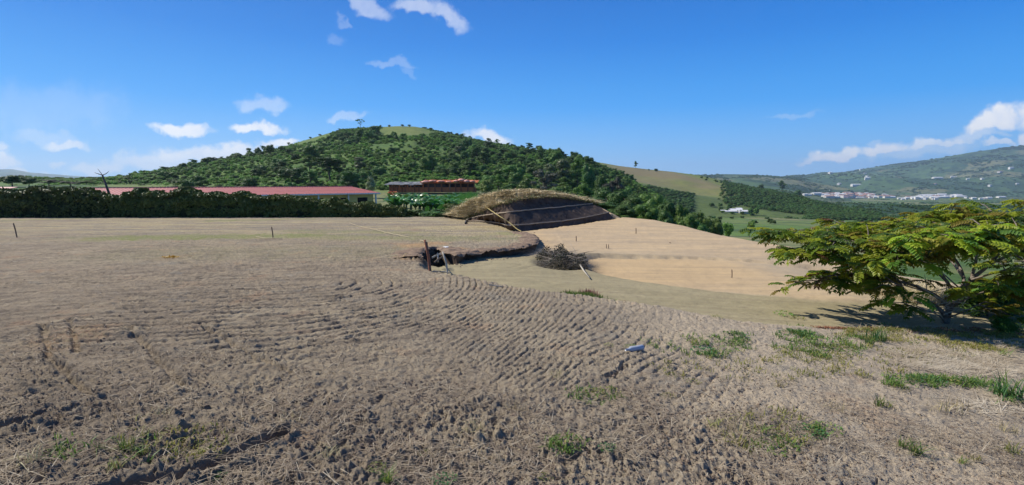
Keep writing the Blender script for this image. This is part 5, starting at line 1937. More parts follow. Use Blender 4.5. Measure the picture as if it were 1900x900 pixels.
# grey roll / bottle on the plot
M_GPL = simple_mat('grey blue plastic', (0.34, 0.37, 0.43), (0.44, 0.47, 0.52), 5, .35, .5)
pb_, pe_ = ground_px(1163, 655), ground_px(1193, 653)
bt = link('plastic_bottle', None, loc=pb_, label='grey blue plastic bottle lying on the bare soil', category='bottle')
d_ = (pe_ - pb_)
d_.z = 0
r_ = .03
b_ = MB()
zz = Vector((0, 0, r_ * .8))
b_.tube([zz + d_ * .0, zz + d_ * .12, zz + d_ * .25, zz + d_ * .6, zz + d_ * .97, zz + d_ * 1.0], [r_ * .35, r_ * .5, r_, r_ * .93, r_, r_ * .8], 14)
link('body', b_.mesh('body', M_GPL, True), bt)
b_ = MB()
b_.tube([zz - d_ * .10, zz - d_ * .0], [r_ * .42, r_ * .42], 12)
link('cap', b_.mesh('cap', M_WHITE, True), bt)
# cords


def cord(label, pts, rad, mat, sag=0.0, name='cord'):
    p0 = Vector(pts[0])
    P = smooth_row(pts, 60)
    P[:, 2] += 0.006 * np.sin(np.arange(60) * 1.3)
    b2 = MB()
    b2.tube([tuple(q) for q in (P - np.array(tuple(p0)))], rad, 5)
    return link(name, b2.mesh(name, mat, True), None, loc=p0, label=label, category='cord')


cl = [ground_px(u, v) + Vector((0, 0, .03)) for u, v in [(648, 415), (668, 421), (695, 428), (720, 434), (752, 441), (782, 447)]]
cord('pale cord running across the terrace to the reddish post', cl + [at_y(790, 448, pa.y)], .010, M_CORD)
cl = [ground_px(u, v) + Vector((0, 0, .03)) for u, v in [(475, 441), (490, 443), (507, 444), (523, 444.5)]]
cord('pale string on the ground at the foot of the middle stake', cl, .012, M_CORD)
yp = [at_y(900, 383, FD[2] + 2.0), at_y(922, 398, FD[3] + 1.0), at_y(945, 413, FD[3] + .2), at_y(958, 424, FD[3] - .25), at_y(968, 430, FD[3] - .6)]
cord('yellow hose hanging down across the stepped cut', yp, .02, M_CORDY, name='hose')
kp = [ground_px(u, v) + Vector((0, 0, .03)) for u, v in [(864, 416), (866, 411)]] + [at_y(876, 404, FD[0] + 1.0), at_y(888, 399, FD[0] + 1.6)]
M_BLACK = simple_mat('black hose', (.02, .02, .02), (.03, .03, .03), 5, .5, .3)
cord('black hose curling down the left end of the embankment', kp, .06, M_BLACK, name='hose')
wl = [lip(u, v) + Vector((0, 0, .01)) for u, v in [(700, 494), (730, 497), (760, 500), (800, 506), (822, 510)]]
post('fallen_branch', 'pale fallen branch on the ridge in front of the pit', [ground_px(805, 504) + Vector((0, 0, .03)), ground_px(818, 507) + Vector((0, 0, .04)), ground_px(836, 509) + Vector((0, 0, .03))], [.018, .016, .01], M_PALEW, cat='branch')
post('fallen_branch', 'pale stick lying across the end of the ochre pad', [ground_px(1076, 500) + Vector((0, 0, .12)), ground_px(1083, 509) + Vector((0, 0, .08)), ground_px(1094, 519) + Vector((0, 0, .04))], [.02, .018, .012], M_PALEW, cat='branch')
post('fallen_branch', 'bleached twig lying flat on the track marks left of the road', [ground_px(908, 531) + Vector((0, 0, .02)), ground_px(920, 533) + Vector((0, 0, .02)), ground_px(935, 533) + Vector((0, 0, .02))], [.012, .01, .006], M_PALEW, cat='branch')

# ------------------------------------------------------------------ dead brush pile by the ochre pad
M_TWIG = leaf_mat('dead twigs', (0.26, 0.21, 0.15), (0.13, 0.10, 0.075), transl=.05, scale=4)
M_DGREEN = leaf_mat('dark brush leaves', (0.03, 0.05, 0.02), (0.065, 0.07, 0.035), transl=.0, scale=4)
rs = np.random.RandomState(71)
bc = ground_px(1040, 498)
bp_ = link('brush_pile', None, loc=bc, label='dark dead brush pile in the hollow beside the ochre pad', category='brush pile')
n_ = 8000
a_ = rs.rand(n_) * 6.283
q_ = np.sqrt(rs.rand(n_))
X = q_ * np.cos(a_) * .72 + .05
Y = q_ * np.sin(a_) * 1.3 + .5
Zm = .42 * np.sqrt(np.clip(1 - q_ ** 2, 0, 1)) * (1 + .75 * fbm(X, Y, 1.9, 3, 74)) - .04
X = X * (1 + .25 * fbm(X, Y, 1.5, 2, 75))
P = np.stack([X, Y, Zm * (rs.rand(n_) ** .35)], 1)
V, F = leaf_quads(P, unit(rs, n_) + np.array([0, -.2, .4]), .022, rs)
link('leaves', np_mesh('leaves', V, F, [M_DGREEN]), bp_)
V, F = blades(np.vstack([P[:2600], P[:1200] * np.array([1.9, 1.5, .25]) + np.array([-.5, .1, .06])]), 1, .10, .32, .004, rs, lean=1.0, spread=.04, lie=.75)
link('twigs', np_mesh('twigs', V, F, [M_TWIG]), bp_)
b_ = MB()
for k_ in range(34):
    a0, ln = pr.uniform(0, 6.28), pr.uniform(.5, 1.3)
    c0 = Vector((pr.uniform(-.6, .6), pr.uniform(-.4, 1.2), pr.uniform(.02, .3)))
    dd = Vector((math.cos(a0), math.sin(a0), pr.uniform(-.1, .45))) * ln
    b_.tube([c0 - dd * .4, c0 + Vector((0, 0, .05)), c0 + dd * .6], [.010, .008, .003], 5)
link('branch', b_.mesh('branch', M_BARKP, True), bp_)

# ------------------------------------------------------------------ thatch of dry grass on the embankment top
M_STRAW = leaf_mat('straw', (0.80, 0.68, 0.46), (0.58, 0.48, 0.30), cc=(0.30, 0.30, 0.12), transl=.3, scale=1.4, rough=.8, spec=.1, vary=False)
rs = np.random.RandomState(81)
g = G_SLOPE
n_ = 2600
i_ = rs.uniform(0, g.shape[0] - 1.001, n_)
j_ = rs.uniform(0, g.shape[1] - 1.001, n_)
ii, jj = i_.astype(int), j_.astype(int)
fi, fj = (i_ - ii)[:, None], (j_ - jj)[:, None]
P = (g[ii, jj] * (1 - fi) + g[ii + 1, jj] * fi) * (1 - fj) + (g[ii, jj + 1] * (1 - fi) + g[ii + 1, jj + 1] * fi) * fj
keep = fbm(P[:, 0], P[:, 1], 1.1, 3, 83) > -.45
P = P[keep]
V, F = blades(P, 6, .14, .36, .02, rs, lean=1.0, spread=.14, lie=.86)
link('dry_grass', np_mesh('dry_grass', V, F, [M_STRAW]), kind='stuff', label='dry thatch of cut grass on top of the stepped embankment')
# shaggy roots hanging over the top of the cut
n_ = 700
s_ = rs.uniform(0, 1, n_)
R = smooth_row(ROW_T, 400)
P = R[(s_ * 399).astype(int)] + np.column_stack([rs.normal(size=(n_, 1)) * .05, -np.abs(rs.normal(size=(n_, 1))) * .08, rs.normal(size=(n_, 1)) * .06])
V, F = leaf_quads(P, unit(rs, n_) + np.array([0, -.6, .3]), .075, rs, aspect=.3)
link('hanging_grass', np_mesh('hanging_grass', V, F, [leaf_mat('olive tufts', (0.16, 0.17, 0.06), (0.25, 0.22, 0.10), transl=.2)]), kind='stuff', label='olive grass hanging over the rim of the cut')

# ------------------------------------------------------------------ straw, clods and sprouts strewn over the near ground
M_LITTER = leaf_mat('dead straw', (0.36, 0.29, 0.20), (0.23, 0.18, 0.13), cc=(0.50, 0.43, 0.31), transl=.1, scale=2.0, rough=.9, spec=.1)


def strew(n, y0, y1, rs, dens, umax=1.15):
    y = y0 * (y1 / y0) ** rs.rand(n)
    x = rs.uniform(-umax, umax, n) * y
    k = rs.rand(n) < dens(x, y)
    x, y = x[k], y[k]
    t_ = terrain(x, y)
    k = t_[1] > .6
    return np.stack([x[k], y[k], gz_detail(x[k], y[k])], 1)


rs = np.random.RandomState(91)
P = strew(80000, 2.2, 7.5, rs, lambda x, y: sstep(-.25, .6, fbm(x, y, 1.5, 3, 201)) * (1 - sstep(3.6, 6.0, y + .15 * x)) * .85 + .05)
V, F = blades(P, 1, .02, .10, .0019, rs, lean=1.1, spread=.02, lie=.8)
link('straw', np_mesh('straw', V, F, [M_LITTER]), kind='stuff', label='broken dry straw strewn over the near soil')
# bleached hay patch on the right
hx = []
for (u, v, ru, rv, cnt) in [(1770, 672, 110, 18, 2000), (1700, 655, 60, 8, 500), (1840, 690, 60, 12, 500), (1840, 755, 90, 14, 260), (1690, 610, 120, 8, 500), (1880, 640, 60, 10, 400)]:
    for _ in range(cnt):
        q = math.sqrt(rnd.random())
        t = rnd.uniform(0, 6.283)
        hx.append((u + ru * q * math.cos(t), v + rv * q * math.sin(t)))
hp_ = []
for (u, v) in hx:
    p = lip(u, v)
    hp_.append((p.x, p.y))
hp_ = np.array(hp_)
P = np.column_stack([hp_, gz_detail(hp_[:, 0], hp_[:, 1])])
V, F = blades(P, 1, .05, .20, .0032, rs, lean=1.0, spread=.02, lie=.8)
link('hay', np_mesh('hay', V, F, [leaf_mat('bleached hay', (0.62, 0.54, 0.40), (0.42, 0.34, 0.23), transl=.1, scale=2, rough=.9)]), kind='stuff', label='bleached cut hay lying on the right side of the plot')
# clods
iv, if_ = ico()
M_CLOD = simple_mat('clod', (0.30, 0.225, 0.16), (0.20, 0.15, 0.11), 30, 1, .05, bump=.5)
V = iv * (1 + .35 * fbm(iv[:, 0] * 2, iv[:, 1] * 2 + iv[:, 2] * 2, 1.3, 3, 15))[:, None] * np.array([.5, .42, .34])
cme = np_mesh('clod', V, if_, [M_CLOD], smooth=False)
cp = ground_px(955, 775)
clod = link('clod', cme, loc=cp, scale=(.07, .07, .06), label='fist-sized lump of dry soil in the near foreground', category='clod')
rs = np.random.RandomState(93)
P = strew(26000, 2.2, 11, rs, lambda x, y: sstep(-.2, .7, fbm(x, y, 1.3, 3, 202)) * (1 - .7 * sstep(3.5, 6, y)) * (1 - .7 * sstep(.9, 2.2, x - .15 * y)))
s_ = .009 + .03 * rs.rand(len(P)) ** 4
P[:, 2] -= s_ * .05
scatter('clods', 'small dry clods scattered over the near soil', clod, P, np.stack([s_ * rs.uniform(.7, 1.4, len(s_)), s_, s_ * .8], 1), 94)
rs = np.random.RandomState(97)
P = strew(110000, 2.2, 6.5, rs, lambda x, y: (.25 + .75 * sstep(-.3, .5, fbm(x, y, 2.3, 3, 204))) * (1 - .85 * sstep(3.2, 5.5, y)) * (1 - .6 * sstep(.9, 2.4, x - .15 * y)))
s_ = .005 + .012 * rs.rand(len(P)) ** 2
P[:, 2] += s_ * .1
scatter('crumbs', 'crumbs of dry soil covering the near ground', clod, P, np.stack([s_ * rs.uniform(.7, 1.5, len(s_)), s_, s_ * .9], 1), 98)
# rubble along the broken terrace rim and the pit
Lp = np.array([(p.x, p.y) for p in LOBE])
n_ = 700
k_ = rs.randint(0, len(Lp) - 1, n_)
t_ = rs.rand(n_)[:, None]
Pq = Lp[k_] * (1 - t_) + Lp[k_ + 1] * t_ + rs.normal(size=(n_, 2)) * np.array([.20, .30]) + np.array([0, .12])
P = np.column_stack([Pq, gz_detail(Pq[:, 0], Pq[:, 1])])
s_ = .015 + .06 * rs.rand(n_) ** 3
scatter('rubble', 'broken soil lumps along the rim of the upper terrace', clod, P, np.stack([s_, s_ * rs.uniform(.6, 1.2, n_), s_ * .7], 1), 95)

# ------------------------------------------------------------------ weeds and grass tufts
W_GREEN = leaf_mat('weed green', (0.11, 0.21, 0.035), (0.20, 0.29, 0.06), transl=.35, scale=9)
W_BLUE = leaf_mat('weed blue green', (0.055, 0.15, 0.05), (0.10, 0.22, 0.07), transl=.35, scale=9)
W_YEL = leaf_mat('weed yellowing', (0.24, 0.27, 0.05), (0.36, 0.32, 0.09), transl=.35, scale=9)
W_DRY = leaf_mat('weed dry', (0.45, 0.37, 0.19), (0.30, 0.24, 0.13), transl=.2, scale=9)
rs = np.random.RandomState(101)


def tuft_mesh(seed, n, h, wid, lean, spread, mat, mat2=None, frac=.25):
    rs = np.random.RandomState(seed)
    V, F = blades(np.zeros((1, 3)), n, h * .5, h, wid, rs, lean=lean, spread=spread)
    mi = None
    mats = [mat]
    if mat2:
        mats.append(mat2)
        mi = (np.repeat(rs.rand(n) < frac, 3)).astype(int)
    return np_mesh('tuft', V, F, mats, mi)


def sprout_mesh(seed, n, r, leaf, mat, mat2=None):
    rs = np.random.RandomState(seed)
    q = np.sqrt(rs.rand(n)) * r
    t = rs.rand(n) * 6.283
    P = np.stack([q * np.cos(t), q * np.sin(t), .01 + .06 * rs.rand(n) * (1.2 - q / r)], 1)
    V, F = leaf_quads(P, unit(rs, n) * .8 + np.array([0, 0, 1.0]), leaf, rs, aspect=.42)
    mats = [mat] + ([mat2] if mat2 else [])
    return np_mesh('sprouts', V, F, mats, (rs.rand(n) < .2).astype(int) if mat2 else None)


T_GRASS = [tuft_mesh(1, 46, .22, .0045, .75, .03, W_GREEN, W_YEL), tuft_mesh(2, 30, .16, .0045, .9, .03, W_GREEN, W_DRY, .35)]
T_LIME = [tuft_mesh(3, 60, .24, .006, .7, .05, W_BLUE, W_GREEN, .4)]
T_YEL = [tuft_mesh(4, 26, .13, .004, 1.0, .03, W_YEL, W_DRY, .5), tuft_mesh(5, 30, .16, .0045, 1.0, .03, W_YEL, W_GREEN, .5)]
T_DRY = [tuft_mesh(6, 26, .13, .003, 1.2, .05, W_DRY)]
T_SPR = [sprout_mesh(7, 90, .15, .016, W_GREEN, W_YEL), sprout_mesh(8, 70, .13, .015, W_YEL, W_GREEN), sprout_mesh(9, 120, .16, .017, W_BLUE, W_GREEN)]
TYPES = {'g': (T_GRASS, 'green grass tuft', 'grass tuft'), 'b': (T_LIME, 'thick blue green grass clump', 'grass tuft'), 'y': (T_YEL, 'yellowing grass tuft', 'grass tuft'),
         'd': (T_DRY, 'dry straw-coloured tuft', 'grass tuft'), 's': ([T_SPR[0]], 'leafy green weed', 'weed'), 't': ([T_SPR[1]], 'yellowish leafy weed', 'weed'), 'v': ([T_SPR[2]], 'fresh green leafy weed', 'weed')}
WEEDS = [  # u, v, kind, size, where
    (1502, 806, 'v', .75, 'in the left half of the bright patch at bottom right'), (1535, 800, 's', .8, 'right half of the bright patch at bottom right'), (1520, 812, 's', .55, 'just below the bright patch at bottom right'),
    (1632, 756, 'g', .75, 'standing alone left of the pale twigs'), (1650, 758, 'y', .6, 'beside the lone green tuft left of the pale twigs'), (1675, 832, 'g', .7, 'low on the pale crust near the bottom right'), (1700, 842, 'g', .6, 'trailing right of the low tuft near the bottom right'),
    (1785, 860, 'y', .45, 'small one on the pale crust at lower right'), (1812, 857, 'y', .45, 'second small one on the pale crust at lower right'), (1872, 843, 'y', .7, 'near the bottom right corner'),
    (1880, 744, 'b', 1.25, 'large one at the right edge of the plot'), (1858, 735, 'b', .8, 'left of the large clump at the right edge'), (1830, 722, 's', .9, 'right end of the long green strip'), (1795, 712, 'v', 1.0, 'right part of the long green strip'),
    (1760, 710, 's', 1.0, 'middle of the long green strip'), (1725, 708, 'v', .9, 'middle left of the long green strip'), (1690, 708, 'v', .9, 'left part of the long green strip'), (1655, 703, 's', .8, 'left end of the long green strip'), (1670, 722, 't', .7, 'just under the long green strip'),
    (1628, 632, 'b', 1.0, 'dense round one in front of the spreading tree'), (1612, 640, 'b', .6, 'left of the dense round clump'),
    (1470, 621, 'v', 1.1, 'at the left top of the green patch before the tree'), (1500, 624, 'v', 1.1, 'at the top middle of the green patch before the tree'), (1520, 636, 's', 1.2, 'in the middle of the green patch before the tree'), (1540, 650, 's', 1.1, 'in the lower middle of the green patch before the tree'),
    (1565, 645, 't', 1.1, 'in the right half of the green patch before the tree'), (1500, 655, 't', 1.0, 'in the lower left of the green patch before the tree'), (1580, 656, 's', .9, 'at the right end of the green patch before the tree'), (1545, 662, 't', .9, 'at the bottom of the green patch before the tree'),
    (1308, 655, 'v', .95, 'left of the small green patch right of the bottle'), (1330, 657, 's', .9, 'middle of the small green patch beyond the bottle'), (1352, 650, 's', .8, 'right of the small green patch right of the bottle'), (1362, 626, 'v', 1.1, 'above the small green patch right of the bottle'), (1378, 634, 's', .8, 'right above the small green patch beyond the bottle'),
    (1290, 640, 'y', .8, 'upper left of the small green patch beyond the bottle'), (1455, 585, 's', 1.2, 'on the road edge left of the tree shadow'), (1478, 592, 't', 1.0, 'on the road edge close left of the tree shadow'),
    (1170, 646, 's', .5, 'just behind the grey bottle'), (1130, 643, 't', .45, 'left behind the grey bottle'), (1100, 733, 't', .9, 'left one in the thin yellow-green scatter below the bottle'), (1130, 727, 't', .8, 'right one in the thin yellow-green scatter below the bottle'),
    (1285, 708, 't', .6, 'below the small green patch beyond the bottle'), (1447, 716, 'y', .5, 'alone on the smooth crust right of centre'), (1050, 822, 's', .75, 'among clods at lower centre right'), (1042, 830, 't', .6, 'left of its greener neighbour at lower centre'),
    (1127, 842, 'v', .4, 'tiny one among the clods at bottom centre right'), (1325, 790, 'y', .6, 'left edge of the yellow-green scatter, bottom right'), (1345, 800, 'd', .8, 'in the yellow-green scatter at bottom right'), (1430, 815, 's', .6, 'upper in the yellow-green scatter at bottom right'), (1440, 835, 's', .6, 'lower in the yellow-green scatter at bottom right'),
    (1395, 826, 't', .6, 'left in the yellow-green scatter at bottom right'), (115, 830, 's', .6, 'at the bottom left on the reddish soil'), (112, 846, 't', .5, 'at the bottom left just below the greener one'), (180, 838, 'g', .5, 'at the bottom left right of the leafy ones'), (232, 836, 'g', .6, 'left of the dark trench'),
    (265, 842, 'g', .55, 'above the left end of the dark trench'), (215, 868, 'y', .6, 'left below the dark trench'), (345, 812, 't', .45, 'above the middle of the dark trench'), (395, 878, 'v', .55, 'inside the dark trench'), (420, 872, 'v', .5, 'inside the dark trench, towards its right end'),
    (700, 865, 't', .5, 'at the bottom centre left'), (790, 845, 't', .5, 'at the bottom centre'), (720, 890, 'g', .5, 'at the bottom edge left of centre'), (825, 893, 'v', .5, 'at the bottom edge near the centre'), (1012, 885, 't', .4, 'at the bottom edge right of centre'),
    (1240, 735, 't', .5, 'by the middle of the pale crust'), (1210, 640, 't', .5, 'right behind the bottle'), (1330, 590, 't', .7, 'at the road edge above the small green patch'), (1605, 700, 't', .6, 'left of the long green strip'),
    (1660, 618, 's', .9, 'in the reddish litter before the tree, left'), (1645, 606, 's', .9, 'at the edge of the tree shadow'), (1700, 640, 't', .9, 'in the reddish litter before the tree'), (1760, 628, 'y', 1.0, 'in front of the tree trunk'),
    (1820, 640, 't', 1.0, 'right of the hay in front of the tree'), (1865, 622, 's', 1.2, 'under the right edge of the tree'), (1890, 610, 's', 1.5, 'at the right picture edge under the tree'), (1790, 655, 't', .8, 'on the hay before the tree'), (1860, 660, 'y', .9, 'right of the hay at the picture edge'),
    (1548, 762, 'd', .8, 'pale one on the crust left of the lone green tuft'), (1755, 763, 'd', 1.0, 'fan of bleached stalks on the pale crust'), (1780, 758, 'd', .9, 'second fan of bleached stalks on the pale crust'), (1870, 800, 'd', .8, 'bleached one above the bottom right corner'), (1380, 800, 'd', .9, 'dry one among the scatter at bottom right'),
    (612, 850, 'd', .7, 'dry one right of the trench'), (880, 800, 'd', .8, 'dry one among clods at the centre'), (955, 760, 'd', .7, 'dry one beside the soil lump'), (1035, 700, 'd', .7, 'dry one above the centre clods'), (540, 780, 'd', .7, 'dry one above the trench end'), (300, 770, 'd', .7, 'dry one above the trench'), (60, 860, 'd', .8, 'dry one near the bottom left corner'),
]
for i_, (u, v, k_, sz, where) in enumerate(WEEDS):
    ms, nm, cat = TYPES[k_]
    p = ground_px(u, v)
    me = ms[i_ % len(ms)]
    link('grass_tuft' if cat == 'grass tuft' else 'weed', me, loc=p, rot=(0, 0, rnd.uniform(0, 6.28)), scale=(sz, sz, sz), label=(nm + ' ' + where), category=cat, group='weeds and tufts on the plot')
# ground cover that cannot be counted
rs = np.random.RandomState(103)


def cover(name, label, patches, mat, hgt, wid, per=3, lean=.9, seed=0):
    rs = np.random.RandomState(seed)
    pts = []
    for (u, v, ru, rv, cnt) in patches:
        q = np.sqrt(rs.rand(cnt))
        t = rs.rand(cnt) * 6.283
        for uu_, vv_ in zip(u + ru * q * np.cos(t), v + rv * q * np.sin(t)):
            p = lip(uu_, vv_)
            pts.append((p.x, p.y))
    pts = np.array(pts)
    keep = fbm(pts[:, 0], pts[:, 1], 3.0, 3, seed) > rs.uniform(-.3, .35, len(pts))
    pts = pts[keep]
    P = np.column_stack([pts, gz_detail(pts[:, 0], pts[:, 1])])
    V, F = blades(P, per, hgt * .4, hgt, wid, rs, lean=lean, spread=.02, seg=2)
    link(name, np_mesh(name, V, F, [mat]), kind='stuff', label=label)


cover('ground_cover', 'thin green sprouts spreading over the right part of the plot', [(1525, 640, 90, 26, 630), (1335, 650, 70, 14, 210), (1365, 628, 45, 10, 126), (1745, 710, 110, 11, 378), (1470, 622, 40, 6, 168), (1870, 740, 40, 12, 84), (1500, 806, 30, 9, 50), (1440, 822, 50, 28, 67), (1465, 588, 40, 6, 67),
                                                                                      (1100, 735, 50, 14, 50), (1050, 825, 40, 16, 33), (240, 845, 90, 30, 67), (115, 838, 20, 22, 25), (1300, 640, 60, 20, 84), (1240, 640, 60, 14, 25)], W_GREEN, .07, .005, seed=211)
cover('ground_cover', 'yellow and reddish litter and sprouts before the tree', [(1720, 622, 170, 14, 1400), (1640, 612, 100, 6, 600), (1830, 635, 90, 18, 900), (1600, 660, 200, 22, 500), (1400, 680, 200, 30, 260), (1560, 690, 120, 12, 160), (1880, 620, 60, 10, 300), (1420, 800, 90, 40, 200), (330, 820, 140, 40, 200)], W_YEL, .055, .0045, seed=213)
W_RUST = leaf_mat('rusty dead leaves', (0.33, 0.13, 0.06), (0.24, 0.13, 0.07), transl=.1, scale=5)
cover('leaf_litter', 'rusty dead leaves at the foot of the tree', [(1600, 606, 90, 5, 900), (1700, 612, 120, 7, 900), (1820, 612, 90, 8, 500)], W_RUST, .04, .009, per=2, lean=1.4, seed=215)
cover('flowering_weeds', 'low green weeds with reddish tops on the near road edge', [(1075, 533, 42, 7, 1500), (1105, 541, 40, 5, 800)], W_GREEN, .18, .010, per=5, lean=.5, seed=217)
W_PINK = leaf_mat('reddish tops', (0.36, 0.13, 0.10), (0.30, 0.16, 0.10), transl=.2, scale=5)
cover('flowering_weeds', 'reddish dry weeds behind the low green ones at the road edge', [(1080, 527, 36, 4, 600), (1130, 545, 34, 4, 500)], W_PINK, .16, .007, per=3, lean=.5, seed=219)
cover('yellow_flowers', 'small patch of orange yellow flowers on the track marks at left', [(318, 477, 15, 1.6, 120)], leaf_mat('yellow flowers', (0.75, 0.5, 0.08), (0.6, 0.36, 0.06), transl=.1), .05, .015, per=2, seed=221)
# ------------------------------------------------------------------ the spreading tree at the right
L_GREEN = leaf_mat('pinnate green', (0.13, 0.25, 0.022), (0.20, 0.33, 0.03), transl=.48, scale=2.5, rough=.45, spec=.4)
L_LIME = leaf_mat('pinnate lime', (0.32, 0.47, 0.035), (0.45, 0.52, 0.05), transl=.5, scale=2.5, rough=.45, spec=.4)
L_YEL = leaf_mat('pinnate yellowing', (0.34, 0.31, 0.04), (0.26, 0.22, 0.035), transl=.4, scale=2.5)
L_BRN = leaf_mat('pinnate browned', (0.20, 0.13, 0.045), (0.26, 0.15, 0.05), transl=.3, scale=2.5)
L_DEEP = leaf_mat('pinnate deep green', (0.08, 0.17, 0.022), (0.12, 0.23, 0.03), transl=.35, scale=2.5, rough=.45, spec=.4)
M_TREEBARK = simple_mat('grey tree bark', (0.25, 0.21, 0.17), (0.13, 0.105, 0.085), 14, .95, .1, bump=.7)


def pinnate(seed, mat, L=.36, pairs=8):
    """compound leaf: curved rib with pairs of folded leaflets"""
    r = random.Random(seed)
    vs, fs = [], []
    drop = r.uniform(.28, .55)

    def c(t):
        return Vector((L * t * (1 - .12 * t), r0 * t * t * .1, L * (.30 * t - drop * t * t)))
    r0 = r.uniform(-.5, .5)
    for i in range(8):
        p = c(i / 7)
        w_ = .0035 * (1 - .7 * i / 7)
        vs += [(p.x, p.y - w_, p.z), (p.x, p.y + w_, p.z)]
    for i in range(7):
        fs.append((2 * i, 2 * i + 1, 2 * i + 3, 2 * i + 2))
    for k in range(pairs * 2 + 1):
        term = k == pairs * 2
        t = 1.0 if term else .16 + .82 * (k // 2) / (pairs - 1)
        side = 0 if term else (1 if k % 2 else -1)
        p = c(t)
        d = (c(min(1, t + .05)) - c(t - .05)).normalized()
        out = Vector((0, side, 0)) * .92 + d * .45 + Vector((0, 0, r.uniform(-.35, -.05)))
        if term:
            out = d.copy()
        out.normalize()
        ll = .088 * (math.sin(math.pi * (.22 + .62 * t)) * .55 + .5) * r.uniform(.85, 1.1)
        wd = out.cross(Vector((0, 0, 1))).normalized() * ll * .32
        up = Vector((0, 0, .012))
        o = len(vs)
        P = [p, p + out * ll * .4 + wd + up, p + out * ll * .4 - wd + up, p + out * ll * .78 + wd * .7 + up * .6 - Vector((0, 0, .004)), p + out * ll * .78 - wd * .7 + up * .6 - Vector((0, 0, .004)),
             p + out * ll - Vector((0, 0, .012)), p + out * ll * .4, p + out * ll * .78 - Vector((0, 0, .004))]
        vs += [tuple(q) for q in P]
        fs += [(o, o + 1, o + 6, o + 6), (o, o + 6, o + 2, o + 2), (o + 1, o + 3, o + 7, o + 6), (o + 6, o + 7, o + 4, o + 2), (o + 3, o + 5, o + 7, o + 7), (o + 7, o + 5, o + 4, o + 4)]
    q4 = np.array([f for f in fs if len(set(f)) == 4])
    t3 = np.array([list(dict.fromkeys(f)) for f in fs if len(set(f)) == 3])
    return np.array([tuple(v) for v in vs]), q4, t3, mat


PIN = []
for i_, (mt, cnt) in enumerate([(L_GREEN, 3), (L_LIME, 4), (L_YEL, 2), (L_BRN, 1), (L_DEEP, 3)]):
    for k_ in range(cnt):
        V, q4, t3, mt_ = pinnate(i_ * 10 + k_, mt)
        PIN.append((np_mesh('leaf', V, [q4, t3], [mt]), V, q4, t3, i_))
tr_base = ground_px(1752, 600)
TY = tr_base.y
tree = link('spreading_tree', None, loc=tr_base, label='low spreading tree with feathery yellow green leaves at the right edge', category='tree')
bt_ = MB()
tips = []          # (position, direction)
tr = random.Random(21)


def limb(pts, r0, r1, twigs=True, start=.35, n=None):
    P = [at_y(u, v, TY + dy) - tr_base for (u, v, dy) in pts]
    Q = smooth_row(P, 26)
    rad = [r0 + (r1 - r0) * (i / 25) ** .8 for i in range(26)]
    bt_.tube([tuple(q) for q in Q], rad, 8)
    if not twigs:
        return
    length = float(np.linalg.norm(np.diff(Q, axis=0), axis=1).sum())
    cnt = n or int(length * 6.0)
    for k in range(cnt):
        s = start + (1 - start) * (k + .5) / cnt
        q = Vector(Q[int(s * 25)])
        d = Vector(Q[min(25, int(s * 25) + 1)] - Q[max(0, int(s * 25) - 1)]).normalized()
        a = tr.uniform(0, 6.283)
        side = Vector((math.cos(a), math.sin(a), 0))
        dr = (d * .7 + side * .9 + Vector((0, 0, tr.uniform(-.1, .3)))).normalized()
        ln = tr.uniform(.22, .55)
        e = q + dr * ln + Vector((0, 0, -.03))
        m = q + dr * ln * .5 + Vector((0, 0, .03))
        bt_.tube([q, m, e], [.011, .008, .004], 5, cap=False)
        tips.append((e, dr))
        if tr.random() < .6:
            tips.append((m, (dr + side).normalized()))
    tips.append((Vector(Q[-1]), Vector(Q[-1] - Q[-3]).normalized()))


limb([(1752, 606, 0), (1757, 590, 0), (1762, 572, .05), (1775, 555, .1)], .060, .045, False)
limb([(1757, 590, 0), (1748, 578, -.05), (1735, 568, -.05), (1722, 560, -.1)], .045, .03, False)
limb([(1762, 572, .05), (1735, 548, .1), (1690, 528, .3), (1640, 517, .5), (1590, 508, .5), (1540, 512, .3), (1512, 524, .2)], .036, .010)
limb([(1770, 560, .1), (1755, 520, .3), (1700, 480, .6), (1630, 455, .7), (1560, 440, .6), (1500, 438, .5), (1455, 436, .4)], .034, .009)
limb([(1640, 458, .7), (1590, 466, .2), (1540, 470, .0), (1500, 470, -.2)], .02, .008)
limb([(1775, 555, .1), (1788, 515, .5), (1760, 468, 1.0), (1700, 434, 1.4), (1620, 420, 1.6), (1550, 416, 1.6)], .034, .009)
limb([(1775, 555, .1), (1800, 520, .2), (1812, 470, .3), (1800, 425, .5), (1760, 404, .7), (1700, 400, .9)], .034, .009)
limb([(1800, 520, .2), (1836, 490, .2), (1866, 452, .4), (1868, 415, .6), (1840, 394, .8)], .035, .012)
limb([(1836, 490, .2), (1880, 470, .1), (1940, 440, .0), (2000, 412, .0)], .03, .010)
limb([(1866, 452, .4), (1910, 410, .9), (1960, 385, 1.2), (2010, 380, 1.3)], .024, .010)
limb([(1760, 468, 1.0), (1710, 470, -.2), (1660, 478, -.6), (1612, 490, -.7)], .022, .008)
limb([(1700, 480, .6), (1668, 450, 1.6), (1640, 430, 2.2), (1600, 424, 2.4)], .02, .008)
limb([(1812, 470, .3), (1780, 440, -.4), (1740, 432, -.8), (1690, 440, -.9)], .022, .008)
limb([(1868, 440, .5), (1850, 425, -.3), (1815, 420, -.7), (1790, 430, -.9)], .02, .008)
limb([(1788, 515, .5), (1770, 490, 1.8), (1740, 450, 2.4), (1760, 412, 2.6), (1800, 396, 2.6)], .03, .010)
limb([(1880, 470, .1), (1900, 455, -.6), (1890, 440, -1.0), (1870, 445, -1.2)], .018, .008)
limb([(1700, 480, .6), (1660, 440, .2), (1600, 450, -.1), (1545, 452, -.2)], .018, .007)
limb([(1630, 455, .7), (1580, 430, 1.2), (1520, 425, 1.2), (1470, 428, 1.1)], .016, .007)
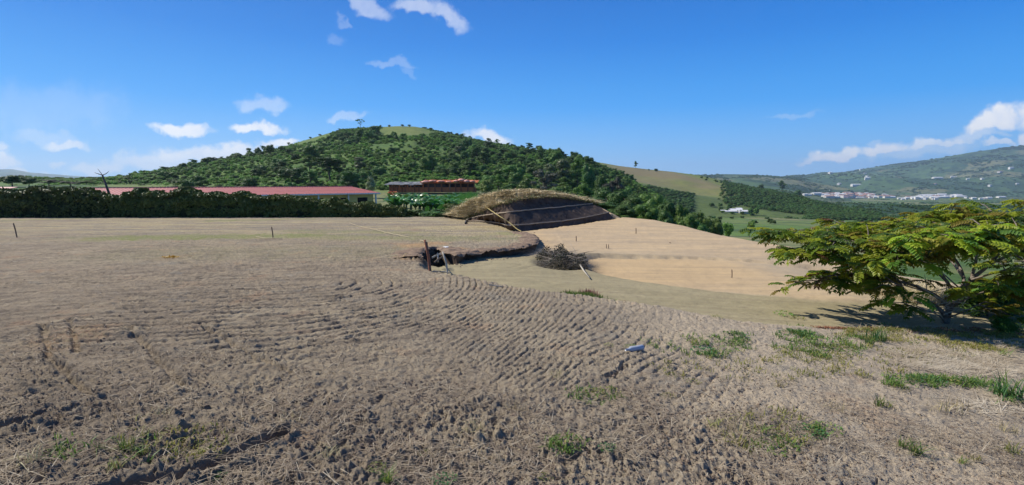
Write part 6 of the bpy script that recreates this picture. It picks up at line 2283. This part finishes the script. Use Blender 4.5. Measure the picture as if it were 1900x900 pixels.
limb([(1800, 520, .2), (1850, 505, -.3), (1880, 500, -.4), (1905, 520, -.5)], .02, .007)
limb([(1762, 572, .05), (1790, 556, -.3), (1835, 540, -.5), (1885, 545, -.6)], .022, .007)
limb([(1880, 470, .1), (1905, 490, -.4), (1890, 520, -.6)], .016, .006)
limb([(1755, 520, .3), (1738, 488, .6), (1712, 462, .5), (1680, 470, .2)], .018, .007)
limb([(1735, 548, .1), (1700, 536, -.2), (1668, 528, -.4), (1640, 532, -.5)], .014, .006, True, .5)
limb([(1836, 490, .2), (1850, 460, -.6), (1830, 452, -.9), (1800, 462, -1.0)], .016, .006)
limb([(1752, 600, 0), (1745, 588, -.3), (1725, 578, -.45), (1700, 572, -.5)], .014, .006, True, .7, 2)
limb([(1757, 590, 0), (1790, 578, -.4), (1815, 566, -.5), (1835, 574, -.6)], .016, .006, True, .6, 3)
link('trunk', bt_.mesh('trunk', M_TREEBARK, True), tree)
b_ = MB()
b_.tube([at_y(1727, 488, TY + .0) - tr_base, at_y(1755, 512, TY + .0) - tr_base, at_y(1786, 540, TY + .1) - tr_base], [.008, .011, .014], 6)
b_.tube([at_y(1700, 528, TY - .1) - tr_base, at_y(1728, 545, TY - .1) - tr_base, at_y(1752, 560, TY - .05) - tr_base], [.010, .016, .02], 6)
for k_ in range(26):
    a = tr.uniform(0, 6.283)
    s = Vector((tr.uniform(-.35, .3), tr.uniform(-.2, .2), tr.uniform(.1, .6)))
    e = s + Vector((math.cos(a) * tr.uniform(.2, .6), math.sin(a) * .4, tr.uniform(-.05, .28)))
    b_.tube([s, (s + e) / 2 + Vector((0, 0, .04)), e], [.008, .006, .003], 4)
link('dead_stick', b_.mesh('dead_stick', M_PALEW, True), tree)
leaves = []
for (p, d) in tips:
    pu = 950 + 950 * (p.x + tr_base.x) / (p.y + tr_base.y)
    zrel = p.z
    for k in range(tr.choice([4, 5])):
        a = tr.uniform(0, 6.283)
        h_ = Vector((math.cos(a), math.sin(a), 0)) * .9 + Vector((d.x, d.y, 0)) * .8
        yaw = math.atan2(h_.y, h_.x)
        pitch = tr.uniform(-.3, .25)
        roll = tr.uniform(-.4, .4)
        w_ = tr.random()
        if w_ < .5:
            c_ = 1
        elif w_ < .70:
            c_ = 0
        elif w_ < .77 + (.1 if pu > 1600 else 0):
            c_ = 2
        elif w_ < .81 + (.04 if pu > 1600 else 0):
            c_ = 3
        else:
            c_ = 4
        ch_ = tr.choice([q for q in PIN if q[4] == c_])
        off = Vector((tr.uniform(-.06, .06), tr.uniform(-.06, .06), tr.uniform(-.05, .03)))
        sc_ = tr.uniform(.68, 1.1)
        M_ = Matrix.Translation(p + off) @ Matrix.Rotation(yaw, 4, 'Z') @ Matrix.Rotation(-pitch, 4, 'Y') @ Matrix.Rotation(roll, 4, 'X') @ Matrix.Diagonal((sc_, sc_, sc_, 1))
        leaves.append((p.y + tr_base.y, M_, ch_))
leaves.sort(key=lambda q: q[0])
for (yy, M_, ch_) in leaves[:290]:
    o = bpy.data.objects.new('leaf', ch_[0])
    COL.objects.link(o)
    o.parent = tree
    o.matrix_local = M_
rest = {}
for (yy, M_, ch_) in leaves[290:]:
    A = np.array(M_)
    V = ch_[1] @ A[:3, :3].T + A[:3, 3]
    g_ = rest.setdefault(ch_[4], [[], [], [], 0])
    g_[0].append(V)
    g_[1].append(ch_[2] + g_[3])
    g_[2].append(ch_[3] + g_[3])
    g_[3] += len(V)
Vs, Qs, Ts, mis_q, mis_t, off = [], [], [], [], [], 0
mats_ = [L_GREEN, L_LIME, L_YEL, L_BRN, L_DEEP]
for c_, g_ in rest.items():
    V, q4, t3 = np.vstack(g_[0]), np.vstack(g_[1]), np.vstack(g_[2])
    Vs.append(V)
    Qs.append(q4 + off)
    Ts.append(t3 + off)
    mis_q.append(np.full(len(q4), c_))
    mis_t.append(np.full(len(t3), c_))
    off += len(V)
fo = link('foliage', np_mesh('foliage', np.vstack(Vs), [np.vstack(Qs), np.vstack(Ts)], mats_, np.concatenate(mis_q + mis_t)), tree)
fo['kind'] = 'stuff'
print('leaves', len(leaves))

# dense shrub right of the tree, and small ones round it
G_SHR = leaf_mat('dense shrub leaves', (0.045, 0.12, 0.02), (0.085, 0.18, 0.03), cc=(0.16, 0.25, 0.04), transl=.35, scale=3)
PROTO['shrub_near'] = (crown_mesh('foliage', 501, [(0, 0, .55, .34, .38), (-.22, .05, .42, .24, .3), (.22, 0, .5, .26, .36), (.05, -.2, .36, .24, .26), (-.08, .1, .8, .2, .2), (.25, -.1, .25, .2, .2), (-.28, -.08, .22, .17, .2)], 7500, .021, G_SHR, core=.6, jitter=.3),
                       PROTO['bush_dark'][1])


def near_shrub(u, vb, vt, wpx, dy, label):
    p = ground_px(u, vb) if vb < 640 else ground_px(u, vb)
    p = Vector(((u - 950) / 950 * (p.y + dy) * 1.0, p.y + dy, 0))
    p.z = float(terrain(np.array([p.x]), np.array([p.y]))[0][0])
    top = at_y(u, vt, p.y)
    w_ = wpx / 950 * p.y
    plant('shrub', 'shrub_near', p.x, p.y, w_, max(.3, top.z - p.z), label, 'shrub', 'shrubs round the spreading tree', z=p.z, part='foliage')


near_shrub(1850, 600, 515, 120, .6, 'dense dark green shrub filling the space right of the trunk')
near_shrub(1905, 606, 505, 110, .9, 'dense green shrub cut by the right edge of the picture')
near_shrub(1800, 585, 535, 70, 1.2, 'lower dark green shrub just right of the trunk')
near_shrub(1885, 622, 590, 60, 0, 'small bright green shrub at the right edge below the tree')
near_shrub(1960, 600, 490, 130, 1.0, 'tall green shrub mostly beyond the right picture edge')
# broken stump-like earth lump and low dry brush left of the trunk
rs = np.random.RandomState(305)
pts = []
for (u, v, ru, rv, cnt) in [(1650, 548, 60, 10, 420), (1720, 560, 60, 10, 380), (1600, 545, 40, 5, 160), (1700, 535, 40, 8, 160)]:
    q = np.sqrt(rs.rand(cnt))
    t = rs.rand(cnt) * 6.283
    for uu_, vv_ in zip(u + ru * q * np.cos(t), v + rv * q * np.sin(t)):
        p = at_z(uu_, vv_, -.85)
        pts.append((p.x, p.y))
pts = np.array(pts)
P = np.column_stack([pts, ground_z(pts[:, 0], pts[:, 1])])
V, F = blades(P, 5, .08, .28, .006, rs, lean=.9, spread=.06, seg=2)
link('dry_grass', np_mesh('dry_grass', V, F, [M_STRAW]), kind='stuff', label='dry olive grass on the bank behind the spreading tree')
for o_ in COL.objects:
    if 'label' in o_ and len(o_['label'].split()) > 16:
        o_['label'] = ' '.join(o_['label'].split()[:16])
